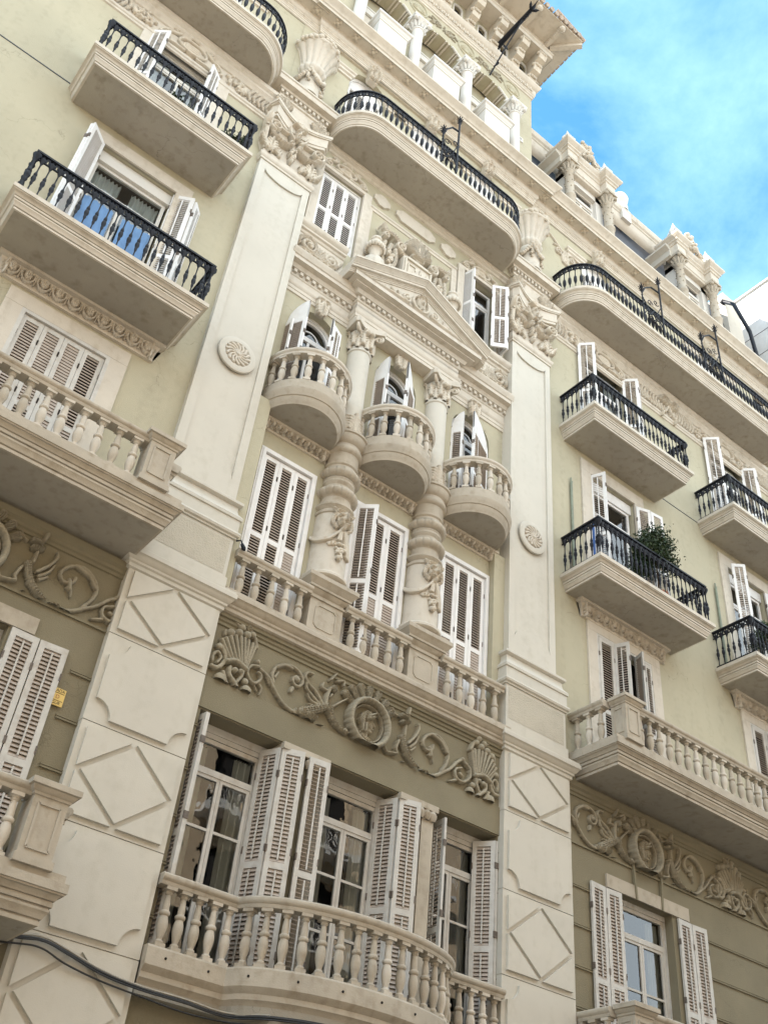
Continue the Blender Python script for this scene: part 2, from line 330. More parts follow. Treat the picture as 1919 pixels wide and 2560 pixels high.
def wall_holes(mb, x0, x1, z0, z1, Y, holes, depth=0.35, ybk=None):
    # holes: (hx0,hx1,hz0,hz1,archrise)
    xs = sorted(set([x0, x1]+[h[0] for h in holes]+[h[1] for h in holes])); zs = sorted(set([z0, z1]+[h[2] for h in holes]+[h[3] for h in holes]))
    for i in range(len(xs)-1):
        for j in range(len(zs)-1):
            cx = (xs[i]+xs[i+1])/2; cz = (zs[j]+zs[j+1])/2
            if any(h[0] < cx < h[1] and h[2] < cz < h[3] for h in holes): continue
            mb.add([(xs[i],Y,zs[j]),(xs[i+1],Y,zs[j]),(xs[i+1],Y,zs[j+1]),(xs[i],Y,zs[j+1])], [(0,1,2,3)])
    for h in holes:
        a, b, c, d = h[:4]; ar = h[4] if len(h) > 4 else 0; D = Y+depth
        mb.add([(a,Y,c),(a,D,c),(a,D,d-ar),(a,Y,d-ar)], [(0,1,2,3)]); mb.add([(b,Y,c),(b,Y,d-ar),(b,D,d-ar),(b,D,c)], [(0,1,2,3)])
        mb.add([(a,Y,c),(b,Y,c),(b,D,c),(a,D,c)], [(0,1,2,3)])
        if ar == 0: mb.add([(a,Y,d),(a,D,d),(b,D,d),(b,Y,d)], [(0,1,2,3)])
        else:
            n = 16; m = (a+b)/2; w = (b-a)/2
            arc = [(m-w*math.cos(math.pi*i/n), d-ar+ar*math.sin(math.pi*i/n)) for i in range(n+1)]
            for i in range(n):
                (p, q), (r, s) = arc[i], arc[i+1]
                mb.add([(p,Y,q),(r,Y,s),(r,Y,d),(p,Y,d)], [(0,1,2,3)])
                mb.add([(p,Y,q),(p,D,q),(r,D,s),(r,Y,s)], [(0,1,2,3)])
    return mb
# ---------------- the facade ----------------
BLD = empty("apartment_building", (9.0, 0.2, 0.0), label="ornate cream apartment building with stone balconies, giant pilasters and white shutters", category="building")
WS, WL, WC = 0.25, 0.15, 0.42       # wall planes: side bays above the band, everything below the band, centre bay above the band
CX = 9.09; AX = (2.02, 16.25, 21.9)  # axes of the side windows

def leaf(parent, p0, p1, z0, z1, mat=None, slat=None, rod=True, opening=0.9, mid=0.46, arch=None, sp=0.062, name='shutter', th=0.045, extra=None, **kw):
    mat = mat or PAINT; slat = slat or SLAT
    a = Vector((p0[0], p0[1], 0)); b = Vector((p1[0], p1[1], 0)); u = (b-a); w = u.length; u = u.normalized(); v = Vector((u.y, -u.x, 0))  # v: towards the street
    mb = MB(); st = min(0.085, w*0.2); t = th/2
    def bx(u0, u1, q0, q1, s0=-t, s1=t, M=mb):
        c = a+u*((u0+u1)/2)+v*((s0+s1)/2)+Vector((0,0,(q0+q1)/2)); M.obox(c, u*((u1-u0)/2), v*((s1-s0)/2), Vector((0,0,(q1-q0)/2)))
    zm = z0+(z1-z0)*mid
    bx(0, st, z0, z1); bx(w-st, w, z0, z1); bx(st, w-st, z0, z0+0.13); bx(st, w-st, zm-0.05, zm+0.05)
    if arch is None: bx(st, w-st, z1-0.1, z1)
    else: bx(st, w-st, z1-0.1-arch*0.2, z1-arch*0.2)
    sm = MB()
    for (q0, q1) in ((z0+0.13, zm-0.05), (zm+0.05, z1-0.1-(arch or 0)*0.2)):
        n = max(1, int((q1-q0)/sp)); s = (q1-q0)/n
        ang = opening if not isinstance(opening, (tuple, list)) else (opening[0] if q0 < zm else opening[1])
        for i in range(n):
            c = a+u*(w/2)+Vector((0,0,q0+s*(i+0.5)))
            d = v*math.cos(ang)*0.032-Vector((0,0,1))*math.sin(ang)*0.032
            nn = v*math.sin(ang)*0.005+Vector((0,0,1))*math.cos(ang)*0.005
            sm.obox(c, u*(w/2-st), d, nn)
    if rod:
        rm = mb
        for (q0, q1) in ((z0+0.16, zm-0.08), (zm+0.08, z1-0.14-(arch or 0)*0.2)):
            c = a+u*(w/2)+v*0.034+Vector((0,0,(q0+q1)/2)); rm.obox(c, u*0.012, v*0.008, Vector((0,0,(q1-q0)/2)))
    if extra: extra(mb)
    nf = len(mb.f); mb.add(sm.v, sm.f); ns = len(sm.f); hm = MB()
    for q in (z0+.35, (z0+z1)/2+.1, z1-.45):
        for e in (0.0, w): hm.obox(a+u*e+Vector((0,0,q)), u*0.012, v*(t+.008), Vector((0,0,.055)))
    mb.add(hm.v, hm.f)
    me = bpy.data.meshes.new(name); me.from_pydata(mb.v, [], mb.f); me.update(); me.materials.append(mat); me.materials.append(slat); me.materials.append(HINGE)
    me.polygons.foreach_set('material_index', [0]*nf+[1]*ns+[2]*(len(mb.f)-nf-ns))
    return link(me, name, None, parent, None, **kw)
def glazing(win, x0, x1, z0, z1, y, transom=0.5, panes=2, bars=(0.5,), mat=None, curtain=None, room=True, fr=0.07, arch=0.0):
    mat = mat or PAINT; mb = MB(); f = fr
    mb.box(x0, x0+f, y-0.03, y+0.05, z0, z1); mb.box(x1-f, x1, y-0.03, y+0.05, z0, z1)
    mb.box(x0+f, x1-f, y-0.03, y+0.05, z1-f, z1); mb.box(x0+f, x1-f, y-0.03, y+0.05, z0, z0+f)
    zt = z1-transom if transom else z1-f
    if transom: mb.box(x0+f, x1-f, y-0.035, y+0.05, zt-0.05, zt+0.05)
    w = (x1-x0-2*f)/panes; top = zt-0.05 if transom else z1-f; glass = []
    if transom: glass.append((x0+f, x1-f, zt+0.05, z1-f))
    for i in range(panes):
        a = x0+f+i*w; b = a+w; e = 0.055
        mb.box(a+0.003, a+e, y-0.02, y+0.03, z0+f, top); mb.box(b-e, b-0.003, y-0.02, y+0.03, z0+f, top)
        mb.box(a+e, b-e, y-0.02, y+0.03, top-e, top); mb.box(a+e, b-e, y-0.02, y+0.03, z0+f, z0+f+e*1.6)
        for t in bars: mb.box(a+e, b-e, y-0.015, y+0.025, z0+(top-z0)*t-0.02, z0+(top-z0)*t+0.02)
        glass.append((a+e, b-e, z0+f+e*1.6, top-e))
    mb.obj('frame', mat, win)
    for (a, b, c, d) in glass:
        MB().add([(a,y+0.01,c),(b,y+0.01,c),(b,y+0.01,d),(a,y+0.01,d)], [(0,1,2,3)]).obj('pane', GLASS, win)
    if room: room_box(win, x0-0.1, x1+0.1, y+0.06, z0-0.1, z1+0.1)
    if curtain is not None:
        cm, cw = curtain; vs = []; fs = []
        for (a, b) in ((x0+f, x0+f+(x1-x0)*cw), (x1-f-(x1-x0)*cw, x1-f)):
            n = 26; o = len(vs)
            for i in range(n+1):
                xx = a+(b-a)*i/n; yy = y+0.13+0.035*math.sin(i*1.7); vs += [(xx,yy,z0+0.05),(xx,yy,z1-0.08)]
            fs += [(o+2*i, o+2*i+2, o+2*i+3, o+2*i+1) for i in range(n)]
        MB().add(vs, fs).obj('curtain', cm, win, 80)
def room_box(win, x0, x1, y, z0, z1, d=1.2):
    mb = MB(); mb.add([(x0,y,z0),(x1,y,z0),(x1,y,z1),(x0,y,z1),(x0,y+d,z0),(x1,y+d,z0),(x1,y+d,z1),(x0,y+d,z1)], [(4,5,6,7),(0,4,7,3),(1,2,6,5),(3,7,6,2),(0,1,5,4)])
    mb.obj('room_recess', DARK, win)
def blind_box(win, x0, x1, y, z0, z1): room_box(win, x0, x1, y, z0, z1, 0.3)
def surround(win, x0, x1, z0, z1, w, y, mat, ear=0.0, proud=0.05):
    mb = MB(); mb.box(x0-w, x0, y-proud, y+0.02, z0, z1); mb.box(x1, x1+w, y-proud, y+0.02, z0, z1); mb.box(x0-w-ear, x1+w+ear, y-proud-0.004, y+0.02, z1, z1+w)
    mb.obj('surround', mat, win)

# ---- stone baluster ----
bm = MB(); bm.box(-.075,.075,-.075,.075,0,.055); bm.box(-.08,.08,-.08,.08,.735,.78)
bm.lathe([(.055,.055),(.062,.075),(.058,.09),(.04,.105),(.042,.13),(.06,.19),(.072,.25),(.074,.30),(.068,.355),(.055,.40),(.05,.41),(.066,.42),(.074,.435),(.074,.455),(.066,.47),(.05,.48),(.05,.52),(.048,.58),(.038,.65),(.034,.675),(.05,.69),(.055,.705),(.048,.715),(.062,.735)], n=18)
BAL = bpy.data.meshes.new('baluster'); BAL.from_pydata(bm.v, [], bm.f); BAL.update(); BAL.materials.append(TRIM)
BAL.polygons.foreach_set('use_smooth', [True]*len(BAL.polygons)); BAL.set_sharp_from_angle(angle=R_(42))
def variants():
    BB = BAL.copy(); BB.name = 'baluster_weathered'; BB.materials[0] = TRIMB; return BB
BALW = variants()
def resample(path, sp, off0=None, n=None):
    P = [Vector(p) for p in path]; seg = [(P[i+1]-P[i]).length for i in range(len(P)-1)]; Lt = sum(seg)
    if n is None: n = max(1, round(Lt/sp))
    out = []
    for k in range(n):
        s = (k+0.5)*Lt/n if off0 is None else off0+k*(Lt-2*off0)/max(1, n-1)
        i = 0
        while i < len(seg)-1 and s > seg[i]: s -= seg[i]; i += 1
        d = (P[i+1]-P[i]).normalized(); out.append((P[i]+d*s, math.atan2(d.y, d.x)))
    return out
def balusters(parent, path, z0, z1, sp, mesh=None, n=None):
    for p, a in resample(path, sp, n=n):
        jr = random.uniform(-.05, .05); o = link((mesh or BAL) if random.random() < .7 else (BALW if (mesh or BAL) is BAL else BAL), 'baluster', None, parent, loc=(p.x+random.uniform(-.004,.004), p.y+random.uniform(-.004,.004), z0), rz=a+jr); o.scale = (1.0, 1.0, (z1-z0)/0.78)
RAILP = [(-.11,0),(.085,0),(.095,.03),(.095,.05),(.12,.07),(.13,.10),(.125,.13),(.10,.155),(-.10,.155),(-.12,.12),(-.11,0)]
def rail(parent, path, z, mat, cap=True): return MB().mould(path, [(a, z+b) for a, b in RAILP], cap=cap).obj('handrail', mat, parent, 35)
SLABP = [(0,0),(.035,.0),(.035,.04),(.02,.045),(.02,.055),(.05,.06),(.062,.085),(.08,.115),(.095,.13),(.095,.155),(.078,.16),(.078,.17),(.11,.175),(.11,.215),(.095,.22),(.095,.23),(.12,.235),(.135,.265),(.16,.285),(.185,.29),(.185,.305),(.205,.31),(.205,.40)]
def slab(parent, path, z0, z1, mat, name='slab', soff=None):
    k = (z1-z0)/0.40
    s = MB().mould(path, [(a, z0+b*k) for a, b in SLABP]+[(0.02, z1+0.02)], bottom=False, top=True).obj(name, mat, parent, 30)
    q = MB(); n = len(path); q.add([(x, y, z0-0.002) for x, y in path], [tuple(reversed(range(n)))]); q.obj('soffit', soff or SOFFIT, parent)
    return s
def arcpts(cx, cy, r, a0, a1, n, ry=None):
    ry = ry or r
    return [(cx+r*math.cos(R_(a0+(a1-a0)*i/n)), cy+ry*math.sin(R_(a0+(a1-a0)*i/n))) for i in range(n+1)]
def inset(path, d):
    P = [Vector(p) for p in path]; out = []
    for i in range(len(P)):
        a = P[i-1] if i else None; b = P[i+1] if i < len(P)-1 else None
        d1 = (P[i]-a).normalized() if a is not None else (b-P[i]).normalized(); d2 = (b-P[i]).normalized() if b is not None else d1
        n1 = Vector((d1.y,-d1.x)); n2 = Vector((d2.y,-d2.x)); m = (n1+n2).normalized(); out.append(tuple(P[i]+m*d/max(.35, m.dot(n1))))
    return out
IB = [(.012,0),(.022,.02),(.012,.04),(.011,.2),(.016,.22),(.026,.27),(.02,.30),(.034,.34),(.04,.38),(.034,.43),(.018,.45),(.032,.48),(.026,.52),(.014,.56),(.011,.62),(.012,.74),(.02,.78),(.05,.86),(.055,.90),(.02,.93),(.012,.99)]
IB5 = [(.012,0),(.022,.02),(.012,.04),(.013,.18),(.02,.24),(.036,.28),(.046,.34),(.048,.42),(.042,.50),(.02,.54),(.014,.60),(.012,.76),(.026,.82),(.05,.88),(.02,.93),(.012,.99)]
def railing(parent, path, z0, h, sp, prof=IB, belly=0.0):
    mb = MB()
    def bar(z, w, t): mb.mould(path, [(-w,z),(w,z),(w,z+t),(-w,z+t),(-w,z)])
    bar(z0+h-0.02, 0.04, 0.045); bar(z0+h-0.19, 0.016, 0.026); bar(z0+0.05, 0.02, 0.03)
    for p, a in resample(path, sp):
        mb.lathe([(r*1.08, z*(h-0.02)/0.99) for r, z in prof], (p.x, p.y, z0), 8)
        for s in (-1, 1):     # the leaves between the two upper rails
            dx, dy = math.cos(a)*s, math.sin(a)*s
            mb.tube([(p.x, p.y, z0+h-.19), (p.x+dx*.05, p.y+dy*.05, z0+h-.12), (p.x+dx*sp*.42, p.y+dy*sp*.42, z0+h-.03)], [.014,.024,.02], 5)
    for i in range(1, len(path)-1):
        d1 = (Vector(path[i])-Vector(path[i-1])).normalized(); d2 = (Vector(path[i+1])-Vector(path[i])).normalized()
        if d1.dot(d2) < 0.5: mb.lathe([(r*1.5, z*(h+0.02)/0.99) for r, z in prof], (path[i][0], path[i][1], z0), 8)
    return mb.obj('railing', IRON, parent, 50)

# ---- walls of the bays with their openings ----
H1 = 9.12
# centre, level 1
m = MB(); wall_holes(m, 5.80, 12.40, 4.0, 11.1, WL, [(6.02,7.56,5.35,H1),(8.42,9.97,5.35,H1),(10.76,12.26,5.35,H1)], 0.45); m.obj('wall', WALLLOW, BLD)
# centre, above the band
holes = [(6.19,7.43,11.3,14.97),(8.40,9.80,11.3,14.97),(10.75,12.08,11.3,14.97)]
holes += [(c-0.60,c+0.60,16.0,19.45,0.60) for c in (6.80, CX, 11.40)]
holes += [(6.10,7.36,22.1,24.75),(10.84,12.06,22.1,24.75)]
m = MB(); wall_holes(m, 5.70, 12.48, 11.0, 25.8, WC, holes, 0.28); m.obj('wall', WALL, BLD)
m = MB(); wall_holes(m, 4.5, 13.7, 25.72, 30.9, WS-.015, [(c-0.65,c+0.65,26.2,29.85,0.62) for c in (6.85,CX,11.33)], 0.3); m.obj('wall', WALL, BLD)
# left bay
x0, x1 = -4.0, 4.6; c = AX[0]
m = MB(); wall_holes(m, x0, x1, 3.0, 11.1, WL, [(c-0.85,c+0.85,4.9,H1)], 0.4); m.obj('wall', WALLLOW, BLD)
m = MB(); wall_holes(m, x0, x1, 11.0, 30.9, WS, [(c-0.83,c+0.83,11.3,14.8),(c-0.85,c+0.85,16.0,20.0),(c-0.85,c+0.85,21.1,24.85),(c-0.7,c+0.7,26.2,29.85,0.62)], 0.3); m.obj('wall', WALL, BLD)
# right bay
x0, x1 = 13.6, 24.4; hs = []; hl = []
for c in AX[1:]:
    hl.append((c-0.80,c+0.80,5.0,9.05)); hs += [(c-0.95,c+0.95,11.3,15.0),(c-0.85,c+0.85,16.1,20.0),(c-0.85,c+0.85,21.1,24.85),(c-0.7,c+0.7,26.2,29.85,0.62)]
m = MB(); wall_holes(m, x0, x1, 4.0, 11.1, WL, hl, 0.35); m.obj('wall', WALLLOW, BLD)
m = MB(); wall_holes(m, x0, x1, 11.0, 30.9, WS, hs, 0.3); m.obj('wall', WALL, BLD)
# the body of the house behind the facade
m = MB(); m.box(-4.0, 26.2, 2.2, 14, 0, 30.3); m.box(-4.0,-3.9,0.3,2.2,0,30.4); m.box(26.1,26.2,0.3,2.2,0,30.4); m.box(-4,26.2,0.18,2.2,0,2.95); m.obj('house_body', WALL, BLD)
# fine joints
j = MB()
j.box(-4.0,0.25,WS-0.012,WS+0.01,21.09,21.115); j.box(18.05,20.0,WS-0.012,WS+0.01,21.0,21.02); pieces(j, 'expansion_joint', SLATE, BLD)
# rusticated courses of level 1
m = MB()
for z in (8.82, 8.10, 7.37, 6.68, 5.95):
    for (a, b) in ((3.9,4.3),(13.98,14.75),(18.1,20.6),(23.4,24.3),(5.85,6.02),(12.26,12.32)):
        m.box(a, b, WL-0.03, WL+0.01, z-0.012, z+0.012); m.box(a, b, WL-0.018, WL+0.01, z+0.03, z+0.05)
pieces(m, 'course_moulding', WALLLOW, BLD)

# ---- giant pilasters ----
def strip(mb, pts, w, y, t):      # raised thin band along a polyline in XZ
    for i in range(len(pts)-1):
        (a, b), (c, d) = pts[i], pts[i+1]; L_ = math.hypot(c-a, d-b); ux, uz = (c-a)/L_, (d-b)/L_
        mb.obox(((a+c)/2, y-t/2, (b+d)/2), (ux*L_/2, 0, uz*L_/2), (0, t/2, 0), (-uz*w/2, 0, ux*w/2))
def pilaster(xa, xb, sa, sb, capz=True):
    P = empty('pilaster', ((xa+xb)/2, 0, 3.0), BLD); c = (xa+xb)/2; w = xb-xa
    m = MB(); zs = [10.86, 9.60, 8.16, 6.74, 5.33, 3.9, 2.5]
    for i in range(len(zs)-1):
        m.box(xa, xb, 0, 0.5, zs[i+1]+0.014, zs[i]-0.0); m.box(xa+0.012, xb-0.012, 0.03, 0.49, zs[i+1]-0.004, zs[i+1]+0.02)
    m.obj('pier', TRIMG, P)
    # raised panels: diamond blocks alternate with scooped-corner blocks
    m = MB(); e = 0.095; t = 0.05
    for i in range(len(zs)-1):
        a, b = xa+e, xb-e; q0, q1 = zs[i+1]+e, zs[i]-e; cx, cz = (a+b)/2, (q0+q1)/2
        if i % 2 == 0:
            g = 0.05; hx, hz = (b-a)/2, (q1-q0)/2; k = math.hypot(hx, hz); gx, gz = g*k/hz, g*k/hx
            m.prism([(a+gx*.9,cz),(cx,q0+gz*.9),(b-gx*.9,cz),(cx,q1-gz*.9)], -t, 0.01)
            for sx in (-1, 1):
                for sz in (-1, 1):
                    tri = [(cx+sx*hx, cz+sz*hz), (cx+sx*gx*.55, cz+sz*hz), (cx+sx*hx, cz+sz*gz*.55)]
                    if sx*sz > 0: tri = tri
                    else: tri = [tri[0], tri[2], tri[1]]
                    m.prism(tri, -t, 0.01)
        else:
            r = 0.27; poly = []
            for (ox, oz, a0, a1) in ((a,q0,90,0),(b,q0,180,90),(b,q1,270,180),(a,q1,360,270)):
                poly += [(ox+r*math.cos(R_(a0+(a1-a0)*k/8)), oz+r*math.sin(R_(a0+(a1-a0)*k/8))) for k in range(9)]
            m.prism(poly, -t, 0.01)
    m.obj('raised_panel', TRIMG, P)
    # pedestal: base, die, torus mouldings, then the shaft
    m = MB(); ra = [(xa+0.04,0.5),(xa+0.04,0.03),(xb-0.04,0.03),(xb-0.04,0.5)]
    m.mould(ra, [(0,11.15),(0.03,11.16),(0.03,11.47),(0.0,11.475),(0,12.28),(0.03,12.29),(0.03,12.32),(0.065,12.34),(0.08,12.38),(0.065,12.42),(0.03,12.43),(0.03,12.68),(0.055,12.69),(0.06,12.75),(0.03,12.79),(-0.02,12.85),(-0.035,12.92),(-0.035,13.0),(0.0,13.01),(0.03,13.04),(0.03,13.09),(0.0,13.12),(-0.05,13.13),(-0.09,13.13)], top=True)
    m.obj('pedestal', TRIMG, P, 30)
    m = MB(); m.add([(xa+.1,-0.004+.03,11.53),(xb-.1,-0.004+.03,11.53),(xb-.1,-0.004+.03,12.22),(xa+.1,-0.004+.03,12.22)], [(0,1,2,3)]); m.obj('stippled_panel', STIP, P)
    m = MB(); y = 0.10; e = 0.17; pa, pb = sa+e, sb-e
    n = 16; cc = (pa+pb)/2; rr = (pb-pa)/2
    # face with a sunk panel whose ends are concave arcs
    zt, zb = 22.62, 13.15
    top = [(cc-rr*math.cos(math.pi*i/n), zt-0.22*math.sin(math.pi*i/n)) for i in range(n+1)]
    bot = [(cc-rr*math.cos(math.pi*i/n), 13.55+0.35*math.sin(math.pi*i/n)) for i in range(n+1)]
    m.box(sa, pa, y, 0.5, zb, 23.0); m.box(pb, sb, y, 0.5, zb, 23.0); m.box(pa-0.001, pb+0.001, y+0.045, 0.5, zb, 23.0)
    for i in range(n):
        (p, q), (r, s) = top[i], top[i+1]; m.add([(p,y,q),(r,y,s),(r,y,23),(p,y,23)], [(0,1,2,3)]); m.add([(p,y,q),(p,y+.05,q),(r,y+.05,s),(r,y,s)], [(0,1,2,3)])
        (p, q), (r, s) = bot[i], bot[i+1]; m.add([(p,y,zb),(r,y,zb),(r,y,s),(p,y,q)], [(0,1,2,3)]); m.add([(p,y,q),(r,y,s),(r,y+.05,s),(p,y+.05,q)], [(0,1,2,3)])
    m.obj('shaft', TRIMG, P)
    # oval rosette medallion
    mc = (cc, 16.50)
    m = MB(); N_ = 40; pr = [(0.0,0.0),(0.36,0.0),(0.42,0.02),(0.44,0.05),(0.43,0.08),(0.38,0.095),(0.30,0.095),(0.28,0.07),(0.0,0.07)]
    vs = []; fs = []
    for (r, h) in pr:
        for i in range(N_): a = 2*math.pi*i/N_; vs.append((mc[0]+r*math.cos(a)*0.96+1e-4*i, y+0.045-h, mc[1]+r*math.sin(a)))
    for k in range(len(pr)-1): fs += [(k*N_+i, (k+1)*N_+i, (k+1)*N_+(i+1)%N_, k*N_+(i+1)%N_) for i in range(N_)]
    m.add(vs, fs); m.obj('rosette_disc', TRIMG, P, 40)
    st = []
    for i in range(14):
        a = 2*math.pi*i/14; st.append(([(mc[0]+0.07*math.cos(a), mc[1]+0.07*math.sin(a)), (mc[0]+0.17*math.cos(a+.15), mc[1]+0.17*math.sin(a+.15)), (mc[0]+0.25*math.cos(a+.45), mc[1]+0.25*math.sin(a+.45))], .018, .036, .045))
    st.append(([mc, (mc[0]+.001, mc[1])], .055, .055, .065))
    relief('rosette', st, (mc[0]-.35, mc[0]+.35, mc[1]-.35, mc[1]+.35), y-0.025, TRIM, P, 0.01)
    # capital
    K = P
    ra = [(sa,0.5),(sa,y),(sb,y),(sb,0.5)]
    m = MB(); m.mould(ra, [(0,22.86),(0.03,22.87),(0.03,22.93),(0.05,22.95),(0.075,23.0),(0.075,23.05),(0.05,23.09),(0.02,23.10),(0.02,23.25),(-0.02,23.30),(-0.02,24.0),(0.03,24.25),(0.08,24.45)], top=True)
    k0 = m
    # abacus: concave front, chamfered corners
    def aba(d, z0, z1, mb):
        f = y-0.32-d; L0, L1 = sa-0.17-d, sb+0.17+d
        pts = [(L0, 0.45),(L0, y-0.12),(L0+0.10, f)]
        pts += [(L0+0.10+(L1-L0-0.2)*i/14, f+0.22*math.sin(math.pi*i/14)) for i in range(1, 14)]
        pts += [(L1-0.10, f),(L1, y-0.12),(L1, 0.45)]
        mb.vprism(pts, z0, z1)
    aba(-0.06, 24.42, 24.52, k0); aba(-0.03, 24.52, 24.86, k0); aba(0.02, 24.86, 24.90, k0); aba(0.045, 24.90, 25.0, k0)
    k0.obj('capital', TRIM, K, 30)
    st = []
    for s in (-1, 1):
        st += [([(cc+s*.10,23.88),(cc+s*.30,23.80),(cc+s*.55,23.86),(cc+s*.78,24.08),(cc+s*.84,24.30)], .045,.06,.26),
               ([(cc+s*.08,24.30),(cc+s*.35,24.28),(cc+s*.6,24.36),(cc+s*.86,24.40)], .035,.035,.20)]
        st += scroll(cc+s*.62, 24.14, .185, 1.7, R_(-90), s, .042, .34, .15)+scroll(cc+s*.13, 23.93, .075, 1.1, R_(-90), -s, .028, .30, .2)
        st += acanthus(cc+s*.56, 23.27, .50, .34, R_(90), .17, 3)+acanthus(cc+s*.30, 23.27, .34, .22, R_(90-s*25), .13, 3)+acanthus(cc+s*.66, 23.3, .42, .2, R_(90-s*30), .16, 3)
    st += cluster(cc, 23.56, .15, .24, 40, .036, .20, 5, True)
    st += [([(cc, 24.25),(cc, 24.62)], .09, .07, .36), ([(cc-.10,24.12),(cc-.22,24.3),(cc-.26,24.5)], .035,.03,.30), ([(cc+.10,24.12),(cc+.22,24.3),(cc+.26,24.5)], .035,.03,.30), ([(cc-.05,24.5),(cc-.05,24.52)], .035,.035,.42), ([(cc+.05,24.5),(cc+.05,24.52)], .035,.035,.42), ([(cc,24.42),(cc,24.34)], .03,.04,.44)]
    for k in range(7): st.append(([(cc,24.66),(cc+.20*math.cos(R_(30+20*k)),24.66+.18*math.sin(R_(30+20*k)))], .02,.04,.36))
    relief('capital_foliage', st, (sa-.3, sb+.3, 23.2, 24.95), y-0.03, CARVEL, K, 0.011, seed=4, lobes=0, grain=.04, gain=.62, skirt=.07)
    for s, xx in ((-1, sa-.0),):      # the side that faces the camera
        m = MB()
        for k in range(5): m.tube([(xx, .35-k*.06, 23.3),(xx-.07, .33-k*.07, 23.55),(xx-.12, .30-k*.09, 23.85+.03*k),(xx-.16,.27-k*.1,23.95)], [.05,.06,.05,.03], 6)
        m.tube([(xx-.04,.4,23.95),(xx-.12,.1,24.05),(xx-.16,-.1,24.15),(xx-.16,-.16,24.3),(xx-.14,-.08,24.38)], [.06,.07,.09,.09,.05], 8)
        m.obj('side_volute', CARVEL, K, 60)
    m = MB(); ra = [(sa+0.02,0.5),(sa+0.02,y+0.02),(sb-0.02,y+0.02),(sb-0.02,0.5)]
    m.mould(ra, [(0,25.0),(0,25.75),(0.04,25.77),(0.05,25.82),(0.02,25.84),(0.02,25.99),(0.10,26.0),(0.12,26.06),(0.26,26.08),(0.27,26.12),(0.27,26.26),(0.30,26.28),(0.30,26.34),(0.0,26.38)], top=True)
    for i in range(11):
        xx = sa+0.0+(sb-sa-0.0)*i/10; m.box(xx-.035, xx+.035, y-0.075, y+0.03, 25.86, 25.98)
    for i in range(3): m.box(sa-.07, sa+.03, y+.08+i*.12, y+.14+i*.12, 25.86, 25.98)
    m.obj('entablature_block', TRIM, K, 30)
    st = []
    for s in (-1, 1):
        for k in range(5): st.append(([(cc+s*.5,25.08),(cc+s*(.42+k*.07),25.3),(cc+s*(.34+k*.11),25.58-abs(k-2)*.04)], .03,.06,.16))
        st.append(([(cc+s*.5,25.6),(cc+s*.5,25.7)], .08,.08,.14))
    relief('shell_carving', st, (sa-.1, sb+.1, 25.02, 25.78), y+0.02, CARVEL, K, 0.012, lobes=0, grain=.04)
    return P
pilaster(4.23, 5.90, 4.36, 5.75); pilaster(12.28, 14.03, 12.43, 13.82); pilaster(24.25, 25.95, 24.38, 25.77)

# ---- urns standing on the capitals (each can be lifted off) ----
def urn(cx, label):
    U = empty('garlanded_urn', (cx, 0.2, 26.37), None, label=label, category='urn', group='stone urns on the capitals')
    m = MB(); g = lambda a, z: 1+0.09*abs(math.sin(a*7)) if 27.75 < z+26.37 < 28.75 else 1
    m.lathe([(0,0),(.40,0),(.40,.06),(.38,.1),(.36,.16),(.35,.2),(.33,.25),(.32,.3),(.33,.9),(.35,1.0),(.33,1.08),(.30,1.14),(.27,1.18)], (cx,.2,26.37), 40); m.obj('drum', WHITEW if False else TRIM, U, 40)
    m = MB(); m.lathe([(.26,1.14),(.30,1.18),(.36,1.26),(.38,1.36),(.33,1.44),(.31,1.5),(.34,1.62),(.38,1.8),(.44,2.0),(.50,2.15),(.56,2.26)], (cx,.2,26.37), 84, mod=lambda a, z: 1+0.10*abs(math.sin(a*7)))
    m.lathe([(.54,2.24),(.60,2.27),(.64,2.33),(.62,2.40),(.54,2.44),(.3,2.46),(.0,2.47)], (cx,.2,26.37), 40); m.obj('bowl', TRIM, U, 50)
    rd = random.Random(int(cx*10)); m = MB()
    for i in range(70):
        a = rd.random()*6.28; r = .52*math.sqrt(rd.random()); rr = .07+.05*rd.random()
        m.ball((cx+r*math.cos(a), .2+r*math.sin(a), 28.84+.26*(1-r/.6)+.1*rd.random()), rr, 6)
    for i in range(40):
        a = i/40*6.28+rd.uniform(-.1,.1); m.ball((cx+.62*math.cos(a), .2+.62*math.sin(a), 28.70+.12*rd.random()), .035+.04*rd.random(), 6, (1.2,1,1.3))
    m.obj('fruit', CARVEL, U, 60)
    m = MB()
    for s in (0, 1, 2, 3):
        b = R_(-90+s*90-30)
        for i in range(13):
            t = i/12; a = b+t*R_(90); m.ball((cx+(.37+.04*math.sin(t*math.pi))*math.cos(a), .2+(.37+.04)*math.sin(a), 27.42-.42*math.sin(t*math.pi)), .05+.03*rd.random(), 5)
        for i in range(14):
            m.ball((cx+.37*math.cos(b)+.05*rd.uniform(-1,1), .2+.37*math.sin(b)+.03*rd.uniform(-1,1), 27.4-.6*rd.random()), .05, 5)
    m.obj('garland', CARVEL, U, 60)
urn(5.05, "fluted stone urn heaped with fruit, on the left giant pilaster's capital")
urn(13.13, "fluted stone urn on the middle giant pilaster's capital, right of the long centre balcony")
urn(25.07, "fluted stone urn on the farthest pilaster, at the right end of the long iron balcony")

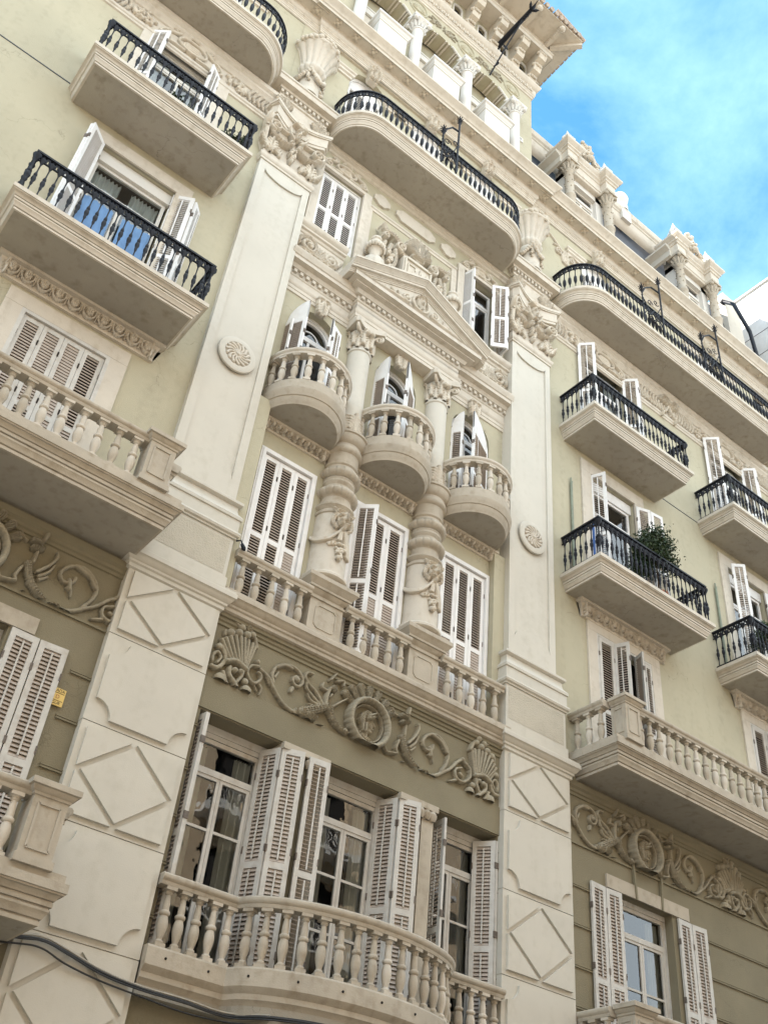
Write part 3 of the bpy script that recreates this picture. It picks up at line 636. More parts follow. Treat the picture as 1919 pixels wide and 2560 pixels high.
# ---- band cornice between level 1 and 2 ----
BAND = [(0,10.80),(.04,10.82),(.04,10.88),(.07,10.90),(.07,10.94),(.10,10.96),(.13,11.0),(.15,11.03),(.17,11.04),(.17,11.12),(.15,11.14),(.15,11.17),(0.0,11.2)]
m = MB(); m.mould([(5.86,-0.02+0.05),(12.32,-0.02+0.05)], [(d, z+0.06) for d, z in BAND]); m.box(5.80,12.4,0.03,0.8,10.86,11.22); m.obj('band_cornice', TRIMB, BLD, 30)
for (a, b) in ((4.23,5.90),(12.28,14.03),(24.25,25.95)):
    m = MB(); m.mould([(a,0.5),(a,0.0),(b,0.0),(b,0.5)], BAND, top=True); m.obj('band_cornice', TRIMG, BLD, 30)
for (a, b) in ((-4,4.25),(14.0,24.27)):
    m = MB(); m.mould([(a,WL),(b,WL)], [(0,10.62),(.03,10.63),(.03,10.68),(.06,10.70),(.06,10.76),(.10,10.80),(.10,10.9),(0,10.95)]); m.obj('frieze_moulding', WALLLOW, BLD, 30)
m = MB(); m.mould([(5.86,WL),(12.3,WL)], [(0,10.66),(.03,10.67),(.03,10.72),(.06,10.74),(.06,10.79),(.10,10.80),(.10,10.87),(0,10.88)]); m.obj('frieze_moulding', WALLLOW, BLD, 30)
# lintel strip under the friezes
for (a, b) in ((-4,4.25),(5.88,12.3),(14.0,24.27)):
    m = MB(); m.box(a, b, WL-0.035, WL+0.02, 9.14 if a > 5 and b < 13 else 9.635, 9.67); m.obj('lintel_strip', WALLLOW, BLD)

# ---- sculpted friezes ----
F_URN=[([(6.08,10.37),(6.29,10.1)],0.05,0.035,0.13),([(6.14,10.42),(6.34,10.1)],0.05,0.035,0.15),([(6.21,10.47),(6.39,10.11)],0.05,0.035,0.17),([(6.29,10.52),(6.44,10.11)],0.05,0.035,0.18),([(6.38,10.54),(6.48,10.11)],0.05,0.035,0.18),([(6.46,10.55),(6.53,10.11)],0.05,0.035,0.17),([(6.54,10.55),(6.56,10.1)],0.05,0.035,0.16),([(6.63,10.54),(6.58,10.09)],0.05,0.035,0.14),([(6.69,10.51),(6.61,10.08)],0.05,0.035,0.12),([(6.24,10.04),(6.4,10.1),(6.59,10.04)],0.06,0.06,0.17),([(6.2,10.56),(6.21,10.56)],0.1,0.1,0.17),([(6.34,10.61),(6.34,10.61)],0.1,0.1,0.2),([(6.49,10.64),(6.49,10.64)],0.1,0.1,0.2),([(6.39,10.75),(6.39,10.75)],0.09,0.09,0.15),([(6.52,10.81),(6.53,10.8)],0.09,0.09,0.15),([(6.59,10.7),(6.6,10.69)],0.08,0.08,0.17),([(6.25,10.82),(6.36,10.75)],0.04,0.05,0.1),([(6.52,10.89),(6.4,10.78)],0.03,0.05,0.1),([(6.66,10.66),(6.72,10.51)],0.05,0.05,0.13),([(6.11,10.57),(6.12,10.49)],0.04,0.04,0.1),([(6.19,9.71),(6.19,9.71)],0.13,0.13,0.14),([(6.68,9.7),(6.69,9.7)],0.12,0.12,0.14),([(6.32,9.97),(6.33,9.84),(6.43,9.75),(6.52,9.65)],0.05,0.06,0.13),([(6.56,9.98),(6.54,9.87),(6.47,9.74)],0.05,0.04,0.13),([(6.4,9.94),(6.41,9.94)],0.07,0.07,0.17),([(6.5,9.96),(6.51,9.96)],0.06,0.06,0.17),([(6.23,9.84),(6.28,9.75),(6.32,9.68)],0.05,0.05,0.1),([(6.63,9.84),(6.64,9.84)],0.08,0.08,0.13),([(6.06,10.28),(6.15,10.21),(6.21,10.1),(6.19,9.98),(6.11,9.87),(6.0,9.86)],0.05,0.05,0.11),([(6.0,9.95),(6.0,10.08),(6.07,10.15),(6.14,10.07),(6.09,9.96)],0.04,0.03,0.09),([(6.05,10.24),(6.06,10.24)],0.07,0.07,0.13)]
F_LEFT=[([(6.79,10.28),(6.79,10.27)],0.07,0.07,0.15),([(6.83,10.2),(6.69,10.16),(6.64,10.02),(6.7,9.92),(6.8,9.88),(6.9,9.98),(6.9,10.07),(6.84,10.1)],0.05,0.04,0.13),([(6.88,9.93),(6.96,9.85),(6.94,9.73)],0.05,0.02,0.09),([(6.8,9.89),(6.89,9.77)],0.04,0.02,0.08),([(6.87,10.18),(7.04,10.11),(7.16,9.98),(7.32,9.82),(7.48,9.73),(7.67,9.7)],0.05,0.06,0.11),([(7.05,10.09),(7.1,10.02)],0.08,0.08,0.13),([(7.16,10.05),(7.11,10.2),(7.18,10.38),(7.33,10.47),(7.49,10.5),(7.65,10.43),(7.71,10.3),(7.64,10.19),(7.53,10.21),(7.52,10.31),(7.6,10.36)],0.05,0.05,0.1),([(7.18,10.36),(7.31,10.45),(7.46,10.45)],0.06,0.05,0.12),([(7.59,10.29),(7.59,10.29)],0.09,0.09,0.15),([(7.53,10.11),(7.51,10.04)],0.07,0.05,0.1),([(7.17,10.17),(7.22,10.28)],0.05,0.03,0.09),([(7.67,9.74),(7.69,9.72)],0.1,0.1,0.16),([(7.78,9.77),(7.96,9.88),(8.16,10.0)],0.15,0.12,0.2),([(7.88,9.74),(8.02,9.76)],0.12,0.1,0.2),([(8.24,10.06),(8.29,10.0)],0.13,0.12,0.22),([(8.2,10.06),(8.21,10.25),(8.25,10.41)],0.06,0.06,0.15),([(8.32,10.45),(8.34,10.39)],0.09,0.07,0.22),([(8.24,10.57),(8.34,10.74)],0.04,0.03,0.15),([(8.38,10.6),(8.5,10.66),(8.52,10.57)],0.05,0.04,0.14),([(8.3,10.31),(8.27,10.25)],0.05,0.03,0.13),([(8.11,10.46),(8.1,10.37),(8.23,10.35)],0.04,0.05,0.12),([(8.15,10.06),(7.99,10.22),(7.82,10.31),(7.73,10.42),(7.77,10.51),(7.87,10.52)],0.05,0.035,0.13),([(8.1,10.04),(7.94,10.13),(7.81,10.22),(7.78,10.32)],0.05,0.03,0.11),([(8.06,10.02),(7.91,10.05),(7.83,10.13)],0.05,0.03,0.1),([(8.04,9.97),(7.89,9.97)],0.05,0.03,0.09),([(7.86,10.52),(7.86,10.52)],0.05,0.05,0.14),([(8.35,10.1),(8.51,10.26),(8.64,10.38)],0.045,0.03,0.12),([(8.3,10.0),(8.4,9.86),(8.54,9.78),(8.7,9.74)],0.09,0.05,0.17),([(8.65,9.78),(8.68,9.76)],0.06,0.06,0.16),([(7.94,9.66),(8.07,9.65),(8.2,9.67)],0.06,0.04,0.13)]
F_RIGHT=[([(9.83,10.54),(9.93,10.54)],0.09,0.09,0.22),([(9.86,10.43),(9.99,10.46)],0.08,0.06,0.2),([(9.99,10.74),(9.97,10.62)],0.06,0.06,0.16),([(9.62,10.61),(9.68,10.53),(9.74,10.51)],0.035,0.04,0.1),([(9.94,10.38),(9.93,10.2)],0.045,0.05,0.13),([(9.87,10.13),(9.92,9.98),(9.99,9.87)],0.1,0.09,0.2),([(10.0,9.85),(10.13,9.75),(10.26,9.68)],0.1,0.06,0.18),([(9.8,10.04),(9.75,9.86),(9.77,9.78),(9.57,9.73)],0.05,0.04,0.15),([(9.52,9.81),(9.58,9.73)],0.04,0.04,0.12),([(10.02,10.07),(10.16,10.25),(10.24,10.43),(10.22,10.52)],0.05,0.035,0.13),([(10.07,10.02),(10.19,10.15),(10.24,10.3)],0.05,0.03,0.11),([(10.1,9.97),(10.2,10.07)],0.05,0.03,0.1),([(9.94,9.67),(9.95,9.66)],0.06,0.06,0.13),([(10.37,9.67),(10.48,9.69)],0.08,0.08,0.14),([(10.31,9.64),(10.64,9.69),(10.88,9.85),(11.05,9.99),(11.2,10.17),(11.33,10.25)],0.06,0.05,0.11),([(10.83,9.85),(10.94,10.04),(10.96,10.24),(10.84,10.41),(10.66,10.49),(10.46,10.41),(10.36,10.24),(10.44,10.12),(10.57,10.16),(10.6,10.26)],0.05,0.05,0.11),([(10.58,10.46),(10.79,10.39),(10.92,10.24)],0.06,0.05,0.12),([(10.53,10.05),(10.6,10.01),(10.62,9.92)],0.05,0.02,0.09),([(10.52,10.18),(10.57,10.04)],0.06,0.05,0.13),([(11.33,10.21),(11.48,10.13),(11.49,9.96),(11.34,9.82),(11.17,9.84),(11.14,9.99),(11.28,10.07)],0.055,0.04,0.13),([(11.3,10.25),(11.31,10.24)],0.07,0.07,0.15),([(11.17,9.8),(11.02,9.73)],0.05,0.03,0.1),([(11.26,9.95),(11.32,9.92)],0.06,0.04,0.12)]
F_MED=[([(8.92,10.52),(9.32,9.65),(8.65,10.08),(9.57,10.11),(9.1,10.08)],)]
F_SHELL=[([(9.02,10.5),(8.7,10.46)],),([(9.05,10.51),(8.76,10.61)],),([(9.06,10.52),(8.89,10.72)],),([(9.08,10.52),(9.06,10.77)],),([(9.1,10.51),(9.23,10.73)],),([(9.13,10.5),(9.38,10.63)],)]
F_HEAD=[([(8.99,10.32),(8.94,10.14)],0.12,0.12,0.12),([(8.97,10.1),(9.0,9.97)],0.07,0.05,0.12),([(9.07,10.16),(9.09,9.92)],0.05,0.04,0.14),([(9.19,10.24),(9.19,10.05)],0.1,0.08,0.11),([(9.25,10.19),(9.32,10.1)],0.05,0.03,0.11),([(9.17,10.0),(9.16,9.83)],0.07,0.09,0.1),([(8.9,9.89),(9.04,9.8),(9.2,9.71)],0.07,0.06,0.1),([(9.06,10.25),(9.22,10.44)],0.03,0.02,0.13),([(9.09,10.24),(9.31,10.4)],0.03,0.02,0.13),([(8.88,10.22),(9.01,10.4),(9.12,10.4)],0.06,0.05,0.13)]
CREST=[([(8.41,23.08),(8.53,22.58),(8.54,22.31)],0.05,0.05,0.25),([(8.67,23.05),(8.86,23.09),(8.94,22.54)],0.04,0.04,0.2),([(8.96,23.12),(9.04,22.49)],0.05,0.05,0.28),([(8.48,23.02),(8.5,22.28),(8.97,22.5),(8.96,23.15),(8.48,23.02)],0.06,0.06,0.22),([(8.56,22.88),(8.83,23.03),(8.85,22.67),(8.63,22.57),(8.63,22.76),(8.72,22.82)],0.02,0.02,0.27),([(9.09,23.1),(9.09,22.71),(9.25,22.78),(9.25,23.1)],0.03,0.03,0.24),([(8.22,23.38),(8.47,23.65),(8.73,23.87),(8.82,23.74),(8.7,23.52),(8.59,23.55),(8.66,23.69)],0.07,0.05,0.3),([(8.92,23.58),(8.74,23.99)],0.07,0.1,0.35),([(8.98,23.63),(8.94,24.3)],0.07,0.12,0.4),([(9.03,23.68),(9.14,24.41)],0.07,0.12,0.38),([(9.06,23.67),(9.3,24.26)],0.07,0.1,0.33),([(8.8,23.68),(8.74,24.06)],0.04,0.05,0.25),([(7.81,23.38),(7.93,23.28),(8.1,23.44),(8.2,23.8),(8.35,23.94),(8.42,23.86),(8.32,23.7)],0.09,0.07,0.3),([(7.84,23.37),(8.07,23.52),(8.2,23.83)],0.05,0.05,0.2),([(8.02,23.22),(8.04,22.75)],0.08,0.08,0.2),([(8.18,22.74),(8.26,22.96)],0.1,0.1,0.2),([(8.16,22.44),(8.31,22.52)],0.13,0.13,0.25),([(8.21,22.22),(8.36,22.29)],0.11,0.1,0.22),([(8.24,22.66),(8.33,22.81)],0.09,0.09,0.24),([(8.04,22.6),(8.05,22.27)],0.06,0.05,0.15),([(9.19,23.73),(9.32,23.63),(9.4,23.31),(9.47,23.16)],0.06,0.06,0.28),([(9.22,23.72),(9.16,23.51),(9.12,23.26)],0.06,0.05,0.25),([(9.48,23.74),(9.56,23.89),(9.67,23.77),(9.57,23.65)],0.06,0.06,0.3),([(9.68,23.75),(9.79,23.52),(9.94,23.34)],0.08,0.08,0.25),([(9.54,23.3),(9.62,23.02)],0.1,0.1,0.22),([(9.53,22.73),(9.65,22.69)],0.12,0.1,0.2),([(9.81,22.84),(9.84,22.59)],0.1,0.1,0.2),([(9.7,23.16),(9.8,22.55)],0.04,0.04,0.12)]
def frieze(dx, x0, x1, urns, name='frieze_relief'):
    mc = (9.10, 10.08); F = []
    def circ(r, q=1.04): return [(mc[0]+r*math.cos(2*math.pi*i/30), mc[1]+r*q*math.sin(2*math.pi*i/30)) for i in range(31)]
    med = [(circ(.405), .05, .05, .20), (circ(.325), .018, .018, .10)]
    med += [([(9.10+.40*math.cos(R_(t_)), 10.12+.42*math.sin(R_(t_))), (9.10+.60*math.cos(R_(t_)), 10.14+.62*math.sin(R_(t_)))], .035, .075, .13) for t_ in range(35, 150, 19)]
    P_ = lambda L: [(mc[0]+x, mc[1]+z) for x, z in L]
    med += [(P_(a_), b_, c_, d_) for a_, b_, c_, d_ in (([(.03,.10),(.06,-.02)], .10,.075,.10), ([(.12,.05),(.155,.0)], .02,.025,.09), ([(.10,-.07),(.13,-.075)], .022,.02,.09), ([(.06,-.12),(.09,-.13)], .035,.03,.09),
            ([(-.12,-.02),(-.11,.10),(-.02,.19),(.10,.17)], .06,.05,.14), ([(-.02,.12),(.12,.22)], .03,.015,.17), ([(-.02,.08),(.11,.14)], .03,.015,.17), ([(-.11,-.03),(-.10,-.17)], .035,.02,.13), ([(-.04,-.02),(-.04,-.16)], .03,.02,.13),
            ([(0,-.12),(-.03,-.22)], .055,.07,.08), ([(-.2,-.19),(-.02,-.25),(.12,-.28)], .06,.04,.08))]
    F += [(s[0], s[1]*.58, s[2]*.58, s[3]*.72) for s in F_LEFT + F_RIGHT] + med
    F = [([(a+dx, b) for a, b in s[0]], s[1], s[2], s[3]) for s in F]
    for (ux, mir) in urns:
        for s in F_URN:
            pts = [((a-6.48)*(-1 if mir else 1)+ux, b) for a, b in s[0]]; F.append((pts, s[1]*.74, s[2]*.74, s[3]*.8))
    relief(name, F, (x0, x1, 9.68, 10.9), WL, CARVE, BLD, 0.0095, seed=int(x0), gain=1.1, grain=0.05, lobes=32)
frieze(0.0, 5.92, 12.27, [(6.48, False), (11.72, True)])
frieze(AX[1]-9.10+0.02, 14.05, 18.95, [(19.08, False)])
frieze(AX[2]-9.10, 18.4, 24.2, [(19.08, True)])
frieze(AX[0]-9.10, 0.6, 4.22, [(4.9, False)])

# ---- level 1 centre: three french windows behind a bowed balustrade ----
pier = MB()
for (a, b) in ((7.56,8.42),(9.97,10.76)):
    pier.box(a-0.03, b+0.03, WL-0.10, WL+0.3, 9.02, 9.13)
    for k in range(3): pier.lathe([(.05,8.84),(.085,8.9),(.09,8.96),(.05,9.02)], (b-0.08-k*0.13, WL-0.05, 0), 10)
    pier.box(b-0.30, b-0.04, WL-0.05, WL+0.1, 4.9, 8.86)
pier.obj('pier_cap', TRIMB, BLD, 30)
for i, (a, b) in enumerate(((6.02,7.56),(8.42,9.97),(10.76,12.26))):
    W_ = empty('window', ((a+b)/2, 0.5, 5.35), BLD)
    mm = MB(); mm.box(a, b, 0.50, 0.62, H1-0.12, H1); mm.box(a, a+.14, 0.50, 0.62, 5.35, H1-.12); mm.box(b-.14, b, 0.50, 0.62, 5.35, H1-.12); mm.box(a+.14, b-.14, .52, .62, H1-.20, H1-.12); mm.obj('casing', PAINTB, W_)
    glazing(W_, a+0.15, b-0.15, 5.4, H1-0.21, 0.56, 0.52, 2, (0.42,0.72), PAINTB, (CURT, 0.24 if i != 2 else 0.14))
    T = 9.04; Bt = 5.55; kw = dict(mat=PAINTB, slat=SLAT, opening=1.05)
    if i == 0:
        leaf(W_, (6.03,0.44), (6.09,0.02), Bt, T, **kw); leaf(W_, (6.11,0.02), (6.16,0.40), Bt, T, **kw)
        leaf(W_, (7.38,0.50), (7.54,0.13), Bt, T, **kw); leaf(W_, (7.55,0.12), (7.90,-0.02), Bt, T, **kw)
    if i == 1:
        leaf(W_, (8.03,0.04), (8.41,0.0), Bt, T, mat=PAINTB, slat=SLAT, opening=0.3)
        leaf(W_, (9.78,0.52), (9.95,0.13), Bt, T, **kw); leaf(W_, (9.96,0.11), (10.34,0.0), Bt, T, **kw)
    if i == 2:
        leaf(W_, (11.03,0.50), (11.0,0.10), Bt, T, mat=PAINTB, slat=SLAT, opening=0.3)
        leaf(W_, (11.98,0.48), (12.22,0.14), Bt, T-.02, **kw); leaf(W_, (12.24,0.12), (12.27,0.40), Bt, T-.02, **kw)
BN = empty('balcony', (CX, 0, 5.2), BLD)
bow = [(5.92,0.0),(7.18,0.0)]+arcpts(CX, 0.0, 1.86, 180, 360, 34, 0.9)[1:-1]+[(11.0,0.0),(12.27,0.0)]
rail(BN, bow, 6.34, TRIMB)
m = MB(); m.mould(bow, [(-.12,5.44),(-.13,5.55),(.10,5.55),(.12,5.52),(.13,5.30),(.10,5.26),(.06,5.22),(.06,5.15),(.02,5.12),(-.02,5.05),(-.06,4.98),(-.2,4.95)]); m.obj('base_course', TRIMB, BN, 30)
q = MB(); pts = [(x, y) for x, y in bow]+[(12.27,.4),(5.92,.4)]; q.vprism(pts, 4.96, 5.36); q.obj('floor_slab', SOFFIT, BN)
balusters(BN, [(5.98,0),(7.2,0)], 5.55, 6.34, .25, BALW, 5); balusters(BN, bow[2:-2], 5.55, 6.34, .27, BALW, 16); balusters(BN, [(11.0,0),(12.25,0)], 5.55, 6.34, .25, BALW, 5)
m = MB()
for x in (6.2, 6.85):
    m.ball((x, -.13, 5.42), .018, 6)
for p, a in resample(bow[2:-2], 1, n=7): m.ball((p.x+.13*math.sin(a), p.y-.13*math.cos(a), 5.42), .018, 6)
pieces(m, 'drain_hole', DARK, BN)
m = MB(); m.mould([(8.0,0.15),(8.0,-.2),(10.2,-.2),(10.2,.15)], [(0,4.0),(0,4.5),(.05,4.55),(.12,4.62),(.2,4.66),(.2,4.72),(.3,4.8),(.4,4.86),(.4,4.96)], top=True); m.obj('bracket', TRIMB, BN, 30)

# ---- level 2 centre: closed shutters, pedestals, balustrade, ringed columns ----
for (a, b) in ((6.19,7.43),(8.40,9.80),(10.75,12.08)):
    W_ = empty('window', ((a+b)/2, WC, 11.3), BLD)
    mm = MB(); f = .07
    mm.box(a, a+f, WC-0.05, WC+.12, 11.3, 14.97); mm.box(b-f, b, WC-0.05, WC+.12, 11.3, 14.97); mm.box(a+f, b-f, WC-0.05, WC+.12, 14.97-f, 14.97)
    mm.box(a-.035, a, WC-.03, WC+.01, 11.3, 15.0); mm.box(b, b+.035, WC-.03, WC+.01, 11.3, 15.0); mm.box(a-.035, b+.035, WC-.032, WC+.01, 14.97, 15.01); mm.obj('frame', PAINT, W_)
    room_box(W_, a-.05, b+.05, WC+.13, 11.2, 15.1)
    n = 3; wv = (b-a-2*f)/n
    for k in range(n):
        p = a+f+k*wv; q_ = p+wv-0.006
        if abs(a-8.40) < .1 and k == 0: leaf(W_, (p, WC-.02), (8.80, 0.08), 11.35, 14.88, opening=0.15, rod=True); continue
        if abs(a-8.40) < .1 and k == 1: pass
        leaf(W_, (p, WC+.03), (q_, WC+.03), 11.35, 14.88, opening=((1.38, .95), (.95, .92), (1.30, .9), (.9, .95), (1.38, .9))[(k*2+int(a)) % 5], rod=False)
m = MB()
for xc in (7.955, 10.245):
    P = empty('pedestal', (xc, .2, 11.2), BLD); w = .36
    m = MB(); yb, yf = WC, 0.10
    ra = [(xc-w, WC),(xc-w, yf),(xc+w, yf),(xc+w, WC)]
    m.mould(ra, [(.03,11.20),(.03,11.32),(.0,11.34),(0,12.02),(.03,12.03),(.03,12.07),(.0,12.08),(0,12.12),(.05,12.16),(.07,12.20),(.10,12.21),(.10,12.25),(.15,12.31),(.17,12.34),(.19,12.36),(.19,12.44),(.12,12.50),(.10,12.52),(-.05,12.53)], top=True)
    m.obj('die', TRIMB, P, 30)
    pp = [(xc-.22,11.52),(xc-.16,11.46),(xc+.16,11.46),(xc+.22,11.52),(xc+.22,11.86),(xc+.16,11.92),(xc-.16,11.92),(xc-.22,11.86)]
    m = MB(); strip(m, pp+[pp[0]], .025, yf, .014); m.obj('panel', TRIMB, P)
for (a, b, n) in ((5.98,7.56,5),(8.35,9.85,5),(10.64,12.25,5)):
    B_ = empty('balustrade', ((a+b)/2, .1, 11.2), BLD); y = .10
    rail(B_, [(a,y),(b,y)], 12.02, TRIMB); m = MB(); m.box(a, b, y-.09, y+.09, 11.18, 11.225); m.obj('plinth', TRIMB, B_)
    balusters(B_, [(a+.05,y),(b-.02,y)], 11.225, 12.02, .27, BALW, n)
m = MB(); m.box(5.7,12.45,0.1,.75,11.1,11.19); m.obj('balcony_floor', SOFFIT, BLD)
def lion_wrap(cx, cy, r):
    def f(x, z, h):
        a = R_(-90)+(x-cx)/r; rr = r+h; return (cx+rr*math.cos(a), cy+rr*math.sin(a), z)
    return f
for xc in (7.955, 10.245):
    C_ = empty('column', (xc, .35, 12.5), BLD); y = 0.36
    m = MB(); m.lathe([(0,12.52),(.42,12.52),(.46,12.55),(.46,12.60),(.42,12.64),(.385,12.66),(.375,12.72),(.365,13.9),(.36,14.08)], (xc,y,0), 40)
    m.obj('lower_drum', TRIM, C_, 40)
    m = MB(); pr = [(.355,14.05),(.39,14.07),(.39,14.12),(.345,14.15),(.33,14.19),(.36,14.22),(.40,14.26),(.40,14.30),(.36,14.33),(.315,14.36),(.31,14.52),(.34,14.55)]
    m.lathe(pr, (xc,y,0), 40)
    pr = [(.34,14.92),(.33,14.97),(.345,15.0),(.33,15.03),(.31,15.06)]; m.lathe([(.33,14.70),(.31,14.74),(.30,14.85),(.33,14.90)]+pr, (xc,y,0), 40)
    m.lathe([(.36,15.26),(.34,15.30),(.33,15.34),(.36,15.37),(.36,15.41),(.34,15.43),(.345,15.68),(.39,15.71),(.41,15.76),(.40,15.82),(.375,15.86),(.37,15.92),(.41,15.95),(.44,16.0),(.46,16.08),(.46,16.13),(.49,16.15),(.49,16.20),(.36,16.24),(.3,16.25)], (xc,y,0), 40)
    m.obj('turned_rings', TRIMB, C_, 35)
    m = MB()
    for z0 in (14.54, 15.04):
        m.lathe([(.33,z0),(.385,z0+.02),(.43,z0+.07),(.435,z0+.12),(.41,z0+.17),(.36,z0+.21),(.31,z0+.22)], (xc,y,0), 96, mod=lambda a, z: 1-0.05*(abs(math.sin(a*8)) < 0.22))
    m.obj('gadrooned_ring', TRIMB, C_, 50)
    m = MB(); m.lathe([(.27,16.2),(.27,16.3),(.262,18.6),(.26,18.85),(.285,18.87),(.29,18.9),(.28,18.93),(.26,18.95),(.255,19.05),(.27,19.3),(.31,19.5)], (xc,y,0), 40); m.obj('upper_shaft', TRIMG, C_, 40)
    # leaf wrapped round the foot of the upper shaft
    st = []
    for k in range(-2, 3): st += acanthus(xc+k*.30, 16.22, .62, .40, R_(90), .075, 5)
    relief('leaf_collar', st, (xc-.8, xc+.8, 16.22, 16.95), 0, CARVEL, C_, .014, wrap=lion_wrap(xc, y, .27))
    # capital: two tiers of leaves, corner volutes, flower, abacus
    st = []
    for k in range(-3, 4): st += acanthus(xc+k*.20, 18.94, .30, .20, R_(90), .06, 3)
    for k in range(-3, 3): st += acanthus(xc+(k+.5)*.20, 19.08, .34, .20, R_(90), .08, 3)
    st += cluster(xc, 19.45, .09, .09, 8, .05, .14, 3)
    relief('capital_foliage', st, (xc-.8, xc+.8, 18.93, 19.6), 0, CARVEL, C_, .013, wrap=lion_wrap(xc, y, .265))
    m = MB()
    for sx in (-1, 1):
        bx, by = xc+sx*.30, y-.30
        pts = [];
        for i in range(20):
            t = i/19; rr = .10*(1-.75*t); a = t*R_(520)+R_(90); u = Vector((sx*.707, -.707, 0)); pts.append(Vector((bx, by, 19.46))+u*(-rr*math.cos(a)*1)+Vector((0,0,rr*math.sin(a))))
        m.tube([Vector((xc+sx*.1, y-.22, 19.2)), Vector((xc+sx*.2,y-.25,19.45))]+pts, .032, 7)
        bx2 = xc+sx*.30; m.tube([(xc+sx*.2,y+.05,19.2),(xc+sx*.3,y+.02,19.4),(xc+sx*.36,y+.0,19.5),(xc+sx*.38,y,19.42)], .035, 7)
    m.obj('volutes', CARVEL, C_, 60)
    m = MB(); pts = []
    for sx0 in range(1):
        hw = .40
        pts = [(xc-hw, y+.1),(xc-hw-.02, y-.36),(xc-hw+.05, y-.42)]+[(xc-hw+.05+(2*hw-.1)*i/8, y-.42+.13*math.sin(math.pi*i/8)) for i in range(1, 8)]+[(xc+hw-.05, y-.42),(xc+hw+.02, y-.36),(xc+hw, y+.1)]
    m.vprism(pts, 19.56, 19.72); m.obj('abacus', TRIM, C_)
    # lion mask, cloth swag and grapes on the drum
    st = [([(xc,13.98),(xc,13.9)], .15,.13,.13), ([(xc-.12,14.05),(xc+.12,14.05)], .07,.07,.14), ([(xc-.17,14.08),(xc-.2,14.12)], .05,.03,.13), ([(xc+.17,14.08),(xc+.2,14.12)], .05,.03,.13),
          ([(xc,14.0),(xc,13.86)], .045,.06,.25), ([(xc-.07,13.80),(xc-.05,13.77)], .07,.07,.20), ([(xc+.07,13.80),(xc+.05,13.77)], .07,.07,.20), ([(xc-.09,13.95),(xc-.04,13.96)], .03,.03,.2), ([(xc+.09,13.95),(xc+.04,13.96)], .03,.03,.2),
          ([(xc-.17,13.95),(xc-.2,13.8),(xc-.12,13.68)], .05,.04,.12), ([(xc+.17,13.95),(xc+.2,13.8),(xc+.12,13.68)], .05,.04,.12), ([(xc,13.72),(xc,13.66)], .06,.04,.16)]
    for k in range(3):
        st += [([(xc-.02,13.66),(xc-.22,13.42-.03*k),(xc-.45,13.40-.03*k),(xc-.62,13.52-.02*k)], .02,.03,.07+.01*k), ([(xc+.02+.03*k,13.66),(xc+.10+.04*k,13.4),(xc+.17+.05*k,13.12)], .02,.035,.08)]
        st += [([(xc-.02*k,13.66),(xc-.03*k,13.4)], .02,.02,.08)]
    st += cluster(xc, 13.12, .15, .2, 34, .032, .10, 4, True) + [([(xc-.2,13.28),(xc-.1,13.3)], .05,.04,.06), ([(xc+.12,13.32),(xc+.05,13.3)], .05,.04,.06)]
    relief('lion_mask', st, (xc-.65, xc+.5, 12.85, 14.2), 0, CARVEL, C_, .0105, wrap=lion_wrap(xc, y, .37), grain=.08, lobes=0, gain=.85)

# ---- egg-and-dart strips under balconies ----
def eggs(parent, x0, x1, z0, z1, Y, n, mat=None, proj=0.14):
    mat = mat or TRIMB; h = z1-z0
    m = MB(); m.mould([(x0,Y+.02),(x0,Y),(x1,Y),(x1,Y+.02)], [(0,z0),(.04,z0+.01),(.04,z0+.05),(.03,z0+.06),(.05,z0+h*.5),(.09,z1-.08),(proj,z1-.06),(proj,z1)], bottom=True); m.box(x0-.0, x1+.0, Y-.01, Y+.06, z0+.005, z1)
    o = m.obj('egg_and_dart', mat, parent, 30)
    st = []; w = (x1-x0)/n
    for i in range(n):
        c = x0+w*(i+.5); cz = (z0+z1)/2+.0
        st.append(([(c, cz+h*.07),(c, cz-h*.06)], w*.25, w*.23, .11))
        ring = [(c+w*.40*math.cos(R_(a)), cz+h*.02+h*.33*math.sin(R_(a))) for a in range(150, 391, 24)]
        st.append((ring, w*.05, w*.05, .075))
        if i: st.append(([(x0+w*i, cz+h*.1),(x0+w*i, cz-h*.3)], w*.06, w*.03, .05))
    relief('eggs', st, (x0, x1, z0+.05, z1-.07), Y-.045, mat, o, .011, slant=.12, grain=0)
    for xx in (x0+.06, x1-.06):
        relief('end_leaf', acanthus(xx, z1-.08, h*.75, .16, R_(-90), .08, 3), (xx-.12, xx+.12, z0-.02, z1-.05), Y-.05, mat, o, .012)

